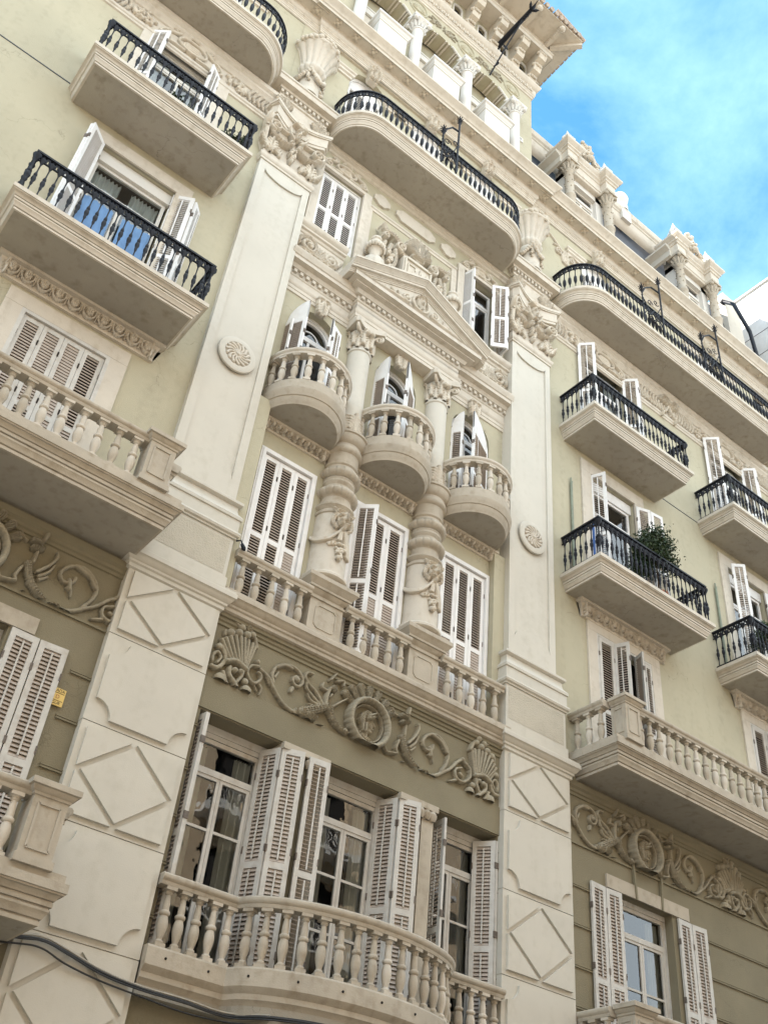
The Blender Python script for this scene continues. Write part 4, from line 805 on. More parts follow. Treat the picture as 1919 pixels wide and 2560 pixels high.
# ---- level 3 centre: three semicircular balconies with arched windows ----
for k, c in enumerate((6.80, CX, 11.40)):
    B_ = empty('balcony', (c, WC, 15.75), BLD)
    sp = [(c-.80, WC)]+arcpts(c, WC-.02, .80, 180, 360, 30, .88)+[(c+.80, WC)]
    s_ = MB().mould(sp, [(0,15.72),(.02,15.72),(.03,15.76),(.05,15.79),(.07,15.86),(.08,15.90),(.10,15.91),(.12,15.98),(.145,16.04),(.15,16.08),(.11,16.10),(.11,16.34),(.02,16.36)], top=True).obj('slab', TRIMB, B_, 30)
    q = MB(); q.add([(x, y, 15.718) for x, y in sp], [tuple(reversed(range(len(sp))))]); q.obj('soffit', SOFFIT, B_)
    hp = [(c-.84, WC)]+arcpts(c, WC-.02, .84, 180, 360, 30, .90)+[(c+.84, WC)]
    rail(B_, hp, 17.10, TRIM); balusters(B_, hp, 16.36, 17.10, .28, BAL, 10)
    eggs(BLD, c-.75, c+.76, 15.42, 15.73, WC, 11, TRIM, .13)
    W_ = empty('window', (c, .6, 16.3), BLD)
    # arched casing
    mm = MB(); r0, r1 = .60, .50
    for (ra_, rb, ya, yb) in ((.60,.52,.60,.70),(.52,.46,.63,.70)):
        n = 18; zc = 18.85
        for i in range(n):
            a0_, a1_ = math.pi*i/n, math.pi*(i+1)/n; P4 = []
            for yy in (ya, yb):
                P4 += [(c+ra_*math.cos(a0_), yy, zc+ra_*math.sin(a0_)), (c+rb*math.cos(a0_), yy, zc+rb*math.sin(a0_)), (c+rb*math.cos(a1_), yy, zc+rb*math.sin(a1_)), (c+ra_*math.cos(a1_), yy, zc+ra_*math.sin(a1_))]
            mm.add(P4, [(0,1,2,3),(1,5,6,2),(4,7,6,5)])
        mm.box(c-ra_, c-rb, ya, yb, 16.3, zc); mm.box(c+rb, c+ra_, ya, yb, 16.3, zc)
    mm.box(c-.46, c+.46, .63, .69, 18.72, 18.85); mm.box(c-.03, c+.03, .64, .69, 16.3, 18.72); mm.box(c-.46,c-.40,.64,.69,16.3,18.72); mm.box(c+.40,c+.46,.64,.69,16.3,18.72)
    mm.tube([(c+.22*math.cos(R_(a)), .66, 18.85+.22*math.sin(R_(a))) for a in range(0, 181, 15)], .018, 6)
    mm.obj('frame', PAINT, W_, 40)
    n = 18; q = MB(); arc = [(c+.47*math.cos(math.pi*i/n), .675, 18.83+.47*math.sin(math.pi*i/n)) for i in range(n+1)]
    q.add(arc, [tuple(range(n+1))]); q.add([(c-.42,.675,16.35),(c+.42,.675,16.35),(c+.42,.675,18.74),(c-.42,.675,18.74)], [(0,1,2,3)]); q.obj('pane', GLASS, W_)
    room_box(W_, c-.7, c+.7, .71, 16.1, 19.6)
    # arched shutter leaves, opened outward
    def aleaf(p0, p1, side):
        a = Vector((p0[0],p0[1],0)); b = Vector((p1[0],p1[1],0)); u = (b-a); w = u.length; u.normalize(); v = Vector((u.y,-u.x,0)); t = .022
        m2 = MB(); n = 8   # curved head
        prof = []
        for i in range(n+1):
            s = i/n; hgt = .55*math.sqrt(max(0, 1-(1-s)**2)) if side > 0 else .55*math.sqrt(max(0, 1-s**2))
            prof.append((s*w, 18.62+hgt))
        for yv in (t, -t): pass
        vs = [a+u*x+v*t+Vector((0,0,z)) for x, z in prof]+[a+u*x-v*t+Vector((0,0,z)) for x, z in prof]+[a+v*t+Vector((0,0,18.62)), a+u*w+v*t+Vector((0,0,18.62)), a-v*t+Vector((0,0,18.62)), a+u*w-v*t+Vector((0,0,18.62))]
        k_ = n+1; fs = [tuple([2*k_]+[2*k_+1]+list(reversed(range(k_)))), tuple([2*k_+3]+[2*k_+2]+list(range(k_, 2*k_)))]
        fs += [(i, i+1, k_+i+1, k_+i) for i in range(n)]
        m2.add([tuple(p) for p in vs], fs); leaf(W_, p0, p1, 16.4, 18.62, opening=.35, mid=.40, rod=False, extra=lambda mb: mb.add(m2.v, m2.f))
    if k == 0:
        aleaf((6.10,.44), (6.32,-.02), 1); leaf(W_, (6.08,.50),(6.12,.2),16.4,18.6, opening=.5, rod=False)
        aleaf((7.34,.44), (6.90+.08,.04), 1); leaf(W_, (7.02,.02), (7.30,.16), 16.4, 18.95, opening=.95, rod=True)
    elif k == 1:
        aleaf((8.50,.44), (8.60,.04), 1); aleaf((9.62,.44), (9.00,-.12), 1); leaf(W_, (9.05,-.10), (9.50,.24), 16.4, 18.6, opening=.5, rod=False)
    else:
        aleaf((10.82,.44), (10.98,.18), 1); aleaf((11.96,.44), (11.12,.0), 1); leaf(W_, (11.16,.02), (11.56,.26), 16.4, 18.7, opening=.6, rod=True)
    # keystone
    ks = acanthus(c, 19.80, .46, .30, R_(-90), .16, 4)+[([(c-.12,19.84),(c+.12,19.84)], .06,.06,.18), ([(c,19.42),(c,19.40)], .06,.06,.18), ([(c-.13,19.75),(c-.1,19.45)], .04,.04,.14), ([(c+.13,19.75),(c+.1,19.45)], .04,.04,.14)]
    m = MB(); m.prism([(c-.10,19.40),(c+.10,19.40),(c+.17,19.86),(c-.17,19.86)], WC-.10, WC+.02); m.obj('keystone', CARVEL, BLD)
    relief('keystone_carving', ks, (c-.25, c+.25, 19.3, 19.95), WC-.09, CARVEL, BLD, .011, lobes=0, grain=.05, gain=.6)
if 1:
    m = MB(); m.box(5.74,6.02,WC-.30,WC+.05,11.2,15.9); m.box(12.12,12.46,WC-.17,WC+.02,11.2,15.6); pieces(m, 'corner_strip', WALL, BLD)
# entablature of the centre bay: side parts and projecting middle part
ENT = empty('entablature', (CX, .3, 19.6), BLD)
ARC = [(0,19.62),(.03,19.63),(.03,19.72),(.045,19.73),(.045,19.82),(.07,19.85),(.08,19.90),(.03,19.92),(.03,20.12)]
TOPC = [(.03,20.12),(.06,20.14),(.07,20.18),(.06,20.18),(.06,20.30),(.13,20.31),(.16,20.36),(.18,20.40),(.30,20.42),(.30,20.52),(.33,20.54),(.36,20.62),(.38,20.66),(.38,20.70),(0,20.76)]
for (a, b) in ((5.70,7.56),(10.64,12.48)):
    m = MB(); m.mould([(a,WC),(b,WC)], ARC[:7]); m.mould([(a,WC),(b,WC)], [(.04,19.90),(.04,20.12)]+TOPC[1:]); m.obj('cornice', TRIM, ENT, 30)
    m = MB(); n = int((b-a)/.155)
    for i in range(n): xx = a+(i+.5)*(b-a)/n; m.box(xx-.042, xx+.042, WC-.125, WC-.03, 20.195, 20.29)
    pieces(m, 'dentil', TRIM, ENT)
m = MB(); F0 = 0.14; pa = [(7.58,WC),(7.58,F0),(10.62,F0),(10.62,WC)]
m.mould(pa, [(d, z+.1) for d, z in ARC], bottom=True); m.mould(pa, [(d, z+.1+.1) for d, z in TOPC][:9]+[(.30,20.66),(.42,20.68),(.42,20.80),(.45,20.82),(.0,20.9)], top=True); m.mould(pa, [(.03,20.2),(.03,20.33)]); m.obj('cornice', TRIM, ENT, 30)
m = MB(); n = 20
for i in range(n): xx = 7.56+(i+.5)*(3.06)/n; m.box(xx-.045, xx+.045, F0-.125, F0-.03, 20.40, 20.49)
for i in range(2): m.box(7.455, 7.56, F0+.05+i*.13, F0+.12+i*.13, 20.40, 20.49)
pieces(m, 'dentil', TRIM, ENT)
# pediment
PED = empty('pediment', (CX, 0, 20.9), BLD)
tl, tr, ap, zb = 7.0, 11.18, 21.95, 20.86
m = MB(); m.prism([(7.4,zb),(10.78,zb),(CX,21.70)], -.20, WC+.05); m.obj('tympanum', TRIM, PED)
def rake(sgn):
    m = MB(); th = math.atan2(ap-21.0, CX-tl); L_ = math.hypot(CX-tl, ap-21.0); pr = [(-.18,-.31),(-.225,-.31),(-.225,-.285),(-.25,-.27),(-.25,-.245),(-.27,-.24),(-.27,-.215),(-.34,-.21),(-.34,-.15),(-.36,-.145),(-.36,-.125),(-.38,-.11),(-.40,-.08),(-.44,-.055),(-.44,-.04),(-.465,-.035),(-.465,.02),(.3,.02),(.3,-.31)]
    vs = []
    for xe, mit in ((0, 1), (1, 1)):
        for (y, n_) in pr:
            # points on vertical mitre planes at both ends
            x = (tl if xe == 0 else CX); z = (21.0 if xe == 0 else ap)+n_/math.cos(th)
            xx = x if sgn > 0 else 2*CX-x
            vs.append((xx, y, z))
    k = len(pr); fs = [(i, k+i, k+(i+1)%k, (i+1)%k) for i in range(k)]; fs += [tuple(range(k)), tuple(reversed(range(k, 2*k)))]
    if sgn < 0: fs = [tuple(reversed(f)) for f in fs]
    m.add(vs, fs); m.obj('raking_cornice', TRIM, PED, 30)
rake(1); rake(-1)
st = [([(CX,21.28),(CX,21.12)], .13,.11,.16), ([(CX-.1,21.36),(CX+.1,21.38)], .06,.06,.2), ([(CX,21.20),(CX,21.16)], .03,.04,.24), ([(CX,21.06),(CX,20.98)], .08,.05,.16), ([(CX,21.42),(CX,21.45)], .05,.03,.22)]
ring = [(CX+.24*math.cos(2*math.pi*i/20), 21.18+.24*math.sin(2*math.pi*i/20)) for i in range(21)]; st.append((ring, .035, .035, .10))
for s in (-1, 1):
    st += scroll(CX+s*.42, 21.06, .13, 1.4, R_(90), -s, .035, .11)+[([(CX+s*.5,20.98),(CX+s*.8,20.96),(CX+s*1.15,20.93)], .04,.03,.08), ([(CX+s*.62,21.0),(CX+s*.7,21.12)], .05,.03,.09), ([(CX+s*.78,20.97),(CX+s*.9,21.04)], .05,.03,.09), ([(CX+s*.98,20.95),(CX+s*1.08,20.99)], .04,.02,.07)]
relief('tympanum_carving', [(p, a, b, c_*.8) for p, a, b, c_ in st], (7.6, 10.6, 20.88, 21.6), -.20, CARVEL, PED, .011, lobes=0, grain=.05)
# crest and torches on the pediment
c = 9.06; st = []
m = MB(); m.prism([(c-.46,21.7),(c+.46,21.7),(c+.46,22.98),(c+.30,23.06),(c-.30,23.06),(c-.46,22.98)], .02, .42); m.box(8.0, 10.15, .2, .42, 21.4, 21.95); m.obj('crest_block', TRIM, PED)
m = MB(); strip(m, [(c-.40,21.9),(c-.40,22.92),(c+.40,22.92),(c+.40,21.9)], .045, .02, .05)
strip(m, [(c-.08,22.62),(c-.08,22.76),(c-.30,22.76),(c-.30,22.16),(c-.08,22.16),(c-.08,22.44),(c-.19,22.44)], .03, .02, .03)     # monogram, left letter
strip(m, [(c+.06,22.16),(c+.06,22.76),(c+.28,22.20),(c+.28,22.76)], .03, .02, .03); m.obj('monogram', CARVEL, PED)
for s_ in (-1, 1):
    st += scroll(c+s_*.52, 23.30, .16, 1.6, R_(-90), s_, .042, .30, .15) + [([(c+s_*.52,23.14),(c+s_*.2,23.10),(c,23.16)], .05,.06,.26), ([(c+s_*.55,23.46),(c+s_*.75,23.62),(c+s_*.98,23.60),(c+s_*1.10,23.78)], .075,.06,.24)]
    st += scroll(c+s_*.98, 23.42, .10, 1.2, R_(90), -s_, .03, .22, .2) + [([(c+s_*.66,23.1),(c+s_*.62,22.7),(c+s_*.70,22.3),(c+s_*.62,22.0)], .05,.06,.24), ([(c+s_*.80,23.2),(c+s_*.86,22.95)], .06,.05,.2), ([(c+s_*.98,23.2),(c+s_*1.02,22.7),(c+s_*.95,22.2)], .045,.05,.16)]
    st += cluster(c+s_*.80, 22.55, .11, .40, 30, .05, .22, 7, True)
for k in range(9): st.append(([(c+.05*math.cos(R_(10+20*k)),23.32+.04*math.sin(R_(10+20*k))),(c+.38*math.cos(R_(10+20*k)),23.42+.52*math.sin(R_(10+20*k)))], .03,.078,.36))
st += [([(c-.14,23.26),(c+.14,23.26)], .08,.08,.38)]
relief('crest', st, (c-1.3, c+1.3, 21.9, 24.3), 0.20, CARVEL, PED, 0.0115, lobes=0, grain=.04, gain=.6, skirt=.2)
for xc in (7.80, 10.30):
    V_ = MB(); y = .12
    V_.lathe([(.20,21.35),(.30,21.5),(.32,21.75),(.26,22.0),(.17,22.12),(.13,22.15)], (xc,y,0), 48, mod=lambda a, z: 1+.06*abs(math.sin(a*7)))
    V_.lathe([(.12,22.12),(.125,22.4),(.15,22.45),(.20,22.5),(.23,22.62),(.20,22.72),(.14,22.78),(.12,22.86),(.15,22.9),(.13,22.98),(.05,23.02),(0,23.03)], (xc,y,0), 24)
    for i in range(18): a = i/18*6.28; V_.ball((xc+.22*math.cos(a), y+.22*math.sin(a), 22.56), .055, 5, (1,1,1.6))
    V_.obj('torch_vase', TRIM, PED, 45)
# scroll band beside the pediment + sill cornice
for (a, b, s) in ((5.72,7.1,1),(11.08,12.46,-1)):
    m = MB(); y0 = WC-.12
    m.box(a, b, y0, WC+.02, 20.74, 21.66); m.mould([(a,y0),(b,y0)], [(0,21.60),(.03,21.62),(.05,21.68),(.10,21.70),(.10,21.76),(.15,21.80),(.18,21.86),(.18,21.93),(0,21.96)]); m.mould([(a,y0),(b,y0)], [(0,20.72),(.04,20.74),(.06,20.80),(.03,20.86),(0,20.88)]); m.obj('scroll_band', TRIM, BLD, 30)
    cx0 = a if s > 0 else b
    st = scroll(cx0+s*.38, 21.24, .28, 1.7, R_(200 if s > 0 else -20), -s, .055, .16)+scroll(cx0+s*1.02, 21.2, .20, 1.5, R_(0 if s > 0 else 180), s, .045, .14)
    for k in range(7): st.append(([(cx0+s*(.5+.07*k),21.02),(cx0+s*(.56+.075*k),21.18+.04*math.sin(k*.6)),(cx0+s*(.66+.075*k),21.34)], .035,.05,.13))
    st += [([(cx0+s*.2,21.0),(cx0+s*.6,20.97),(cx0+s*1.1,21.0)], .05,.05,.13), ([(cx0+s*1.15,21.1),(cx0+s*1.32,21.4)], .06,.04,.12)]
    relief('scroll_carving', st, (a, b, 20.9, 21.6), y0, CARVEL, BLD, .0115, lobes=0, grain=.05, gain=.8)
# upper square windows
for (a, b, opn) in ((6.10,7.36,0),(10.84,12.06,1)):
    W_ = empty('window', ((a+b)/2, WC, 22.1), BLD)
    mm = MB(); mm.box(a-.22, a, WC-.09, WC+.02, 21.95, 24.75); mm.box(b, b+.24, WC-.09, WC+.02, 21.95, 24.75); mm.box(a-.22, b+.24, WC-.088, WC+.02, 24.75, 24.86); mm.obj('surround', TRIM, W_)
    if not opn:
        room_box(W_, a-.05, b+.05, WC+.2, 22.0, 24.8)
        mm = MB(); mm.box(a, a+.06, WC+.06, WC+.16, 22.1, 24.75); mm.box(b-.06, b, WC+.06, WC+.16, 22.1, 24.75); mm.box(a+.06, b-.06, WC+.06, WC+.16, 24.69, 24.75); mm.obj('frame', PAINT, W_)
        n = 3; wv = (b-a-.12)/n
        for k in range(n): leaf(W_, (a+.06+k*wv, WC+.1), (a+.06+(k+1)*wv-.006, WC+.1), 22.14, 24.68, opening=.85, rod=False, sp=.075, slat=PAINT)
    else:
        glazing(W_, a+.05, b-.05, 22.1, 24.7, WC+.2, .62, 2, (), PAINT)
        leaf(W_, (10.86,.50), (10.98,.06), 22.14, 24.66, opening=.25, rod=False, slat=PAINT); leaf(W_, (11.72,.18), (12.10,-.06), 22.14, 24.66, opening=1.1)
        leaf(W_, (12.12,-.04), (12.16,.36), 22.14, 24.66, opening=.9)
# plaques, string mouldings and window-head scrolls of the upper centre wall
m = MB()
m.mould([(7.6,WC),(10.6,WC)], [(0,24.44),(.03,24.45),(.03,24.52),(.06,24.55),(.06,24.60),(0,24.62)])
m.mould([(5.7,WC),(12.48,WC)], [(0,25.52),(.04,25.54),(.06,25.60),(.12,25.64),(.12,25.70),(.18,25.75),(.18,25.85),(0,25.9)])
m.box(7.6,7.9-.2,WC-.05,WC+.02,22.1,24.45); m.box(10.42,10.6,WC-.05,WC+.02,22.1,24.45); m.obj('string_moulding', TRIM, BLD, 30)
m = MB()
for (a, b) in ((7.68,8.2),(8.42,9.76),(9.98,10.5)):
    z0, z1 = 24.82, 25.28; e = .09
    m.prism([(a,z0+e*1.6),(a+e,z0+e),(a+2*e,z0),(b-2*e,z0),(b-e,z0+e),(b,z0+e*1.6),(b,z1-e*1.6),(b-e,z1-e),(b-2*e,z1),(a+2*e,z1),(a+e,z1-e),(a,z1-e*1.6)], WC-.07, WC+.01)
pieces(m, 'plaque', TRIM, BLD)
def window_head(c, z, Y, w=1.5, h=.62, res=.0125, mat=None, g=1.0):
    st = []
    ring = [(c+w*.22*math.cos(2*math.pi*i/18), z+h*.42+h*.26*math.sin(2*math.pi*i/18)) for i in range(19)]
    st += [(ring, .035, .035, .13), ([(c-w*.06, z+h*.42),(c+w*.06, z+h*.42)], h*.2, h*.2, .10)]
    for s in (-1, 1):
        st += scroll(c+s*w*.40, z+h*.25, h*.20, 1.5, R_(90), -s, .03, .12)+scroll(c+s*w*.26, z+h*.78, h*.15, 1.3, R_(180), s, .028, .11)
        st += [([(c+s*w*.22,z+h*.7),(c+s*w*.33,z+h*.55),(c+s*w*.42,z+h*.5),(c+s*w*.5,z+h*.2)], .045,.03,.12), ([(c+s*w*.1,z+h*.1),(c+s*w*.25,z+h*.12),(c+s*w*.36,z+h*.05)], .035,.03,.1)]
    st += [([(c-.08,z+h*.9),(c+.08,z+h*.9)], .08,.08,.14)]
    relief('window_head_carving', st, (c-w*.62, c+w*.62, z-.05, z+h+.12), Y, mat or CARVEL, BLD, res, gain=g*.8, lobes=0, grain=.06)
window_head(6.75, 24.88, WC, 1.35, .58); window_head(11.45, 24.88, WC, 1.35, .58)

# ---- side bays ----
def sidebay(xa, xb, axes, left):
    # level 4 frieze band
    m = MB(); y = WS
    m.mould([(xa,y),(xb,y)], [(0,24.52),(.04,24.54),(.04,24.60),(.07,24.63),(.07,24.70),(.02,24.74),(.02,25.28),(.06,25.30),(.08,25.36),(.13,25.42),(.13,25.50),(.20,25.56),(.20,25.70),(0,25.74)]); m.obj('upper_band', TRIM, BLD, 30)
    for c in axes:
        for s in (-1, 1):
            x0 = c+s*1.0
            st = cluster(x0+s*.25, 25.0, .30, .24, 34, .05, .11, int(c)+s)
            for k in range(9): st.append(([(x0+s*(.68+.13*k),24.78),(x0+s*(.62+.13*k),25.0),(x0+s*(.70+.13*k),25.24)], .035,.05,.10))
            st = [q for q in st if xa < q[0][0][0] < xb]
            relief('band_carving', st, (max(xa+.02, min(x0, x0+s*1.85)-.1), min(xb-.02, max(x0, x0+s*1.85)+.1), 24.74, 25.3), y-.02, CARVEL, BLD, .013, lobes=0)
    for c in axes: window_head(c, 24.72, WS-.03, 1.7, .80)
sidebay(-4.0, 4.36, (AX[0],), True); sidebay(13.82, 24.38, AX[1:], False)
# ribbon knot hanging in the middle of the right band
mm_ = (AX[1]+AX[2])/2; st = []
for s in (-1, 1): st += [([(mm_,25.2),(mm_+s*.25,25.34),(mm_+s*.4,25.2),(mm_+s*.2,25.1),(mm_,25.15)], .05,.05,.26), ([(mm_+s*.02,25.1),(mm_+s*.12,24.85),(mm_+s*.28,24.7),(mm_+s*.3,24.55)], .045,.03,.16)]
relief('ribbon_knot', st, (mm_-.6, mm_+.6, 24.4, 25.5), WS, CARVEL, BLD, .0125)

def iron_balcony(xa, xb, zs, zt, yf, label=None):
    B_ = empty('balcony', ((xa+xb)/2, WS, zs), BLD)
    sx0, sx1, sy = xa+.20, xb-.20, yf+.20
    slab(B_, [(sx0,WS),(sx0,sy),(sx1,sy),(sx1,WS)], zs, zt, TRIM)
    e = .10; railing(B_, [(xa+e,WS),(xa+e,yf+e),(xb-e,yf+e),(xb-e,WS)], zt+.02, 1.10, .165)
    return B_
def tall_window(c, z0, z1, hw, Y, style, sur=.30, earmat=None):
    W_ = empty('window', (c, Y, z0), BLD)
    if sur: surround(W_, c-hw, c+hw, z0, z1, sur, Y, TRIM if earmat is None else earmat)
    return W_
# left bay, level 3 (blue curtain) and level 4
B3 = iron_balcony(.12, 3.88, 15.66, 16.06, -.98); W3 = tall_window(AX[0], 16.06, 20.0, .85, WS, 0, .34)
glazing(W3, AX[0]-.80, AX[0]+.80, 16.1, 19.62, WS+.18, .75, 2, (), WHITEW, (CURT, .38))
for (a, b) in ((1.28,1.92),(2.12,2.74)):
    vs = []; n = 14
    for i in range(n+1): xx = a+(b-a)*i/n; yy = WS+.08+.02*math.sin(i*1.9); vs += [(xx,yy,16.1),(xx,yy,18.45)]
    MB().add(vs, [(2*i,2*i+2,2*i+3,2*i+1) for i in range(n)]).obj('blue_curtain', BLUEC, W3, 80)
m = MB(); m.box(AX[0]-.84, AX[0]+.84, WS+.10, WS+.26, 19.62, 19.99); m.mould([(AX[0]-.84,WS+.10),(AX[0]+.84,WS+.10)], [(0,19.62),(.03,19.63),(.03,19.68),(0,19.7)]); m.obj('roller_box', WHITEW, W3)
leaf(W3, (1.20,.20), (.84,-.12), 16.15, 19.95, opening=.3, slat=PAINT); leaf(W3, (.80,-.10), (1.14,.24), 16.15, 19.9, opening=.3, slat=PAINT)
leaf(W3, (2.86,.28), (3.25,.05), 16.15, 19.95, opening=1.0, slat=PAINT); leaf(W3, (3.29,.06), (3.52,.30), 16.15, 19.9, opening=.4, slat=PAINT)
B4 = iron_balcony(.12, 3.80, 20.62, 21.04, -.98); W4 = tall_window(AX[0], 21.04, 24.85, .85, WS, 0, .30)
glazing(W4, AX[0]-.72, AX[0]+.72, 21.1, 24.55, WS+.18, .6, 2, (), WHITEW, (CURT, .3)); m = MB(); m.box(AX[0]-.84, AX[0]+.84, WS+.10, WS+.26, 24.55, 24.84); m.obj('roller_box', WHITEW, W4)
leaf(W4, (1.05,.25), (1.40,-.02), 21.15, 24.8, opening=1.1, slat=PAINT); leaf(W4, (2.55,.0), (2.86,.22), 21.15, 24.8, opening=1.1, slat=PAINT)
eggs(BLD, .60, 3.52, 15.22, 15.66, WS-.02, 10, TRIM, .16)
# right bay, levels 3 and 4
for i, c in enumerate(AX[1:]):
    d = c-AX[1]
    iron_balcony(14.18+d, 18.22+d, 15.66, 16.08, -1.0); iron_balcony(14.28+d, 18.22+d, 20.62, 21.06, -1.0)
    W_ = tall_window(c, 16.08, 20.0, .85, WS, 0, .36)
    glazing(W_, c-.78, c+.78, 16.1, 19.65, WS+.17, .72, 2, (), PAINT); m = MB(); m.box(c-.84, c+.84, WS+.10, WS+.26, 19.66, 19.98); m.obj('roller_box', PAINT, W_)
    if i == 0:
        leaf(W_, (15.40,.25), (15.56,-.14), 16.2, 19.95, opening=.75); leaf(W_, (17.12,.19), (17.52,.05), 16.2, 19.9, opening=1.0, rod=False); leaf(W_, (17.54,.05), (17.95,.0), 16.2, 19.88, opening=1.0, rod=False)
        m = MB(); m.box(15.33,15.35,.14,.24,17.0,18.3); m.obj('side_panel', BLUE, W_)
    else:
        leaf(W_, (20.95,.02), (21.25,-.22), 16.2, 19.95, opening=1.0); leaf(W_, (22.70,.18), (23.1,.04), 16.2, 19.9, opening=1.0)
    W_ = tall_window(c, 21.06, 24.55, .85, WS, 0, .18)
    glazing(W_, c-.78, c+.78, 21.1, 24.5, WS+.17, .7, 2, (), PAINT, (CURT, .25))
    leaf(W_, (15.06+d,.16), (15.40+d,-.20), 21.2, 24.88, opening=.9); leaf(W_, (17.02+d,.22), (17.34+d,-.12), 21.2, 24.85, opening=.9); leaf(W_, (17.37+d,-.10), (17.62+d,.08), 21.2, 24.8, opening=.4)
    eggs(BLD, 14.85+d, 17.66+d, 15.22, 15.66, WS-.02, 10, TRIM, .16)
    W_ = empty('window', (c, WS, 11.3), BLD); surround(W_, c-.95, c+.95, 11.3, 15.0, .30, WS, TRIM, proud=.045)
    mm = MB(); f = .06; a, b = c-.95, c+.95
    mm.box(a, a+f, WS-.04, WS+.1, 11.3, 15.0); mm.box(b-f, b, WS-.04, WS+.1, 11.3, 15.0); mm.box(a+f, b-f, WS-.04, WS+.1, 14.94, 15.0); mm.obj('frame', PAINTB, W_); room_box(W_, a, b, WS+.25, 11.2, 15.1)
    leaf(W_, (15.36+d,.22), (15.84+d,.20), 11.4, 14.92, opening=.8, mat=PAINTB, rod=False); leaf(W_, (15.86+d,.20), (16.0+d,-.14), 11.4, 14.92, opening=.3, mat=PAINTB)
    leaf(W_, (16.52+d,-.10), (16.64+d,.24), 11.4, 14.92, opening=.9, mat=PAINTB); leaf(W_, (16.95+d,.22), (17.16+d,.22), 11.4, 14.92, opening=.9, mat=PAINTB, rod=False)
# left bay, level 2 window: closed four-leaf shutters
c = AX[0]; W_ = empty('window', (c, WS, 11.3), BLD); surround(W_, c-.83, c+.83, 11.3, 14.8, .32, WS, TRIM, proud=.05)
mm = MB(); a, b = c-.83, c+.83; f = .07; mm.box(a, a+f, WS-.05, WS+.1, 11.3, 14.8); mm.box(b-f, b, WS-.05, WS+.1, 11.3, 14.8); mm.box(a+f, b-f, WS-.05, WS+.1, 14.73, 14.8); mm.obj('frame', PAINTB, W_); room_box(W_, a, b, WS+.16, 11.2, 14.9)
for k in range(4): wv = (b-a-2*f)/4; leaf(W_, (a+f+k*wv, WS+.02), (a+f+(k+1)*wv-.006, WS+.02), 11.35, 14.72, opening=((1.3, 1.15), (1.0, 1.25), (1.35, 1.3), (1.2, 1.0))[k], mat=PAINTB, rod=False, sp=.065)
# stone balconies, level 2
def stone_balcony(xa, xb, yf, zs, zt, ends, lv, wy, n_front, piers, mesh=None, mt=None, sidebal=True):
    mt = mt or TRIMB; mesh = mesh or BALW
    B_ = empty('balcony', ((xa+xb)/2, wy, zs), BLD); sx0, sx1, sy = xa+.20, xb-.20, yf+.20
    pth = []
    if 'L' in ends: pth += [(sx0, wy)]
    pth += [(sx0, sy), (sx1, sy)]
    if 'R' in ends: pth += [(sx1, wy)]
    k = (zt-zs)/.40
    s_ = MB().mould(pth, [(a, zs+b*k) for a, b in SLABP]+[(-.02, zt+.01)]).obj('slab', mt, B_, 30)
    q = MB(); q.box(sx0-.0, sx1, sy, wy, zs, zt-.01); q.obj('soffit', mat_cache_soffit(), s_)
    e = .17; y = yf+e
    m = MB(); fp = [(p[0]+(-.08 if p[0] < (xa+xb)/2 else .08)*0, p[1]) for p in pth]
    pl = inset(pth, .12); m.mould(pl, [(-.12,zt),(.035,zt),(.035,zt+.10),(-.12,zt+.10),(-.12,zt)]); m.obj('plinth', mt, B_)
    z0, z1 = zt+.10, zt+.10+.78
    segs = []; xs = sorted(piers); rr = .24
    last = xa+e if 'L' not in ends else None
    px = [p for p in xs]
    cuts = ([xa+.02] if 'L' not in ends else [])+[v for p in px for v in (p-rr, p+rr)]+([xb-.02] if 'R' not in ends else [])
    for i in range(0, len(cuts)-1, 2):
        if cuts[i+1]-cuts[i] > .3 and not any(abs((cuts[i]+cuts[i+1])/2-p) < .01 for p in px): segs.append((cuts[i], cuts[i+1]))
    if 'L' in ends: segs = [(px[i]+rr, px[i+1]-rr) for i in range(len(px)-1)]+([(px[-1]+rr, xb-.02)] if 'R' not in ends else [])
    for (a, b) in segs:
        rail(B_, [(a-.02,y),(b+.02,y)], z1, mt); balusters(B_, [(a,y),(b,y)], z0, z1, .295, mesh)
    for p in px:
        w = rr-.02; m = MB(); ra = [(p-w,y+w),(p-w,y-w+.06),(p+w,y-w+.06),(p+w,y+w)]
        m.mould(ra, [(.03,z0-.02),(.03,z0+.08),(0,z0+.09),(0,z1),(.02,z1+.01),(.02,z1+.04),(.05,z1+.06),(.07,z1+.10),(.10,z1+.11),(.10,z1+.18),(.06,z1+.20),(-.1,z1+.21)], top=True, bottom=True)
        m.add([(p-w,y+w,z0),(p+w,y+w,z0),(p+w,y+w,z1+.2),(p-w,y+w,z1+.2)], [(3,2,1,0)])
        m.obj('pier', mt, B_, 30)
        m = MB(); yy = y-w+.06; q0, q1 = z0+.17, z1-.08; a, b = p-w+.08, p+w-.08
        strip(m, [(a,q0),(b,q0),(b,q1),(a,q1),(a,q0)], .03, yy, .018); m.obj('pier_panel', mt, B_)
    if 'L' in ends and sidebal:
        xx = xa+e+.02; rail(B_, [(xx,wy),(xx,y+rr)], z1, mt); balusters(B_, [(xx,wy),(xx,y+rr)], z0, z1, .28, mesh)
        p = px[0]; m = MB(); w = rr-.02; strip_side(m, p-w, y-w+.14, y+w-.08, z0+.17, z1-.08); m.obj('pier_panel', mt, B_)
    if 'R' in ends and sidebal:
        xx = xb-e-.02; rail(B_, [(xx,y+rr),(xx,wy)], z1, mt); balusters(B_, [(xx,y+rr),(xx,wy)], z0, z1, .28, mesh)
    return B_
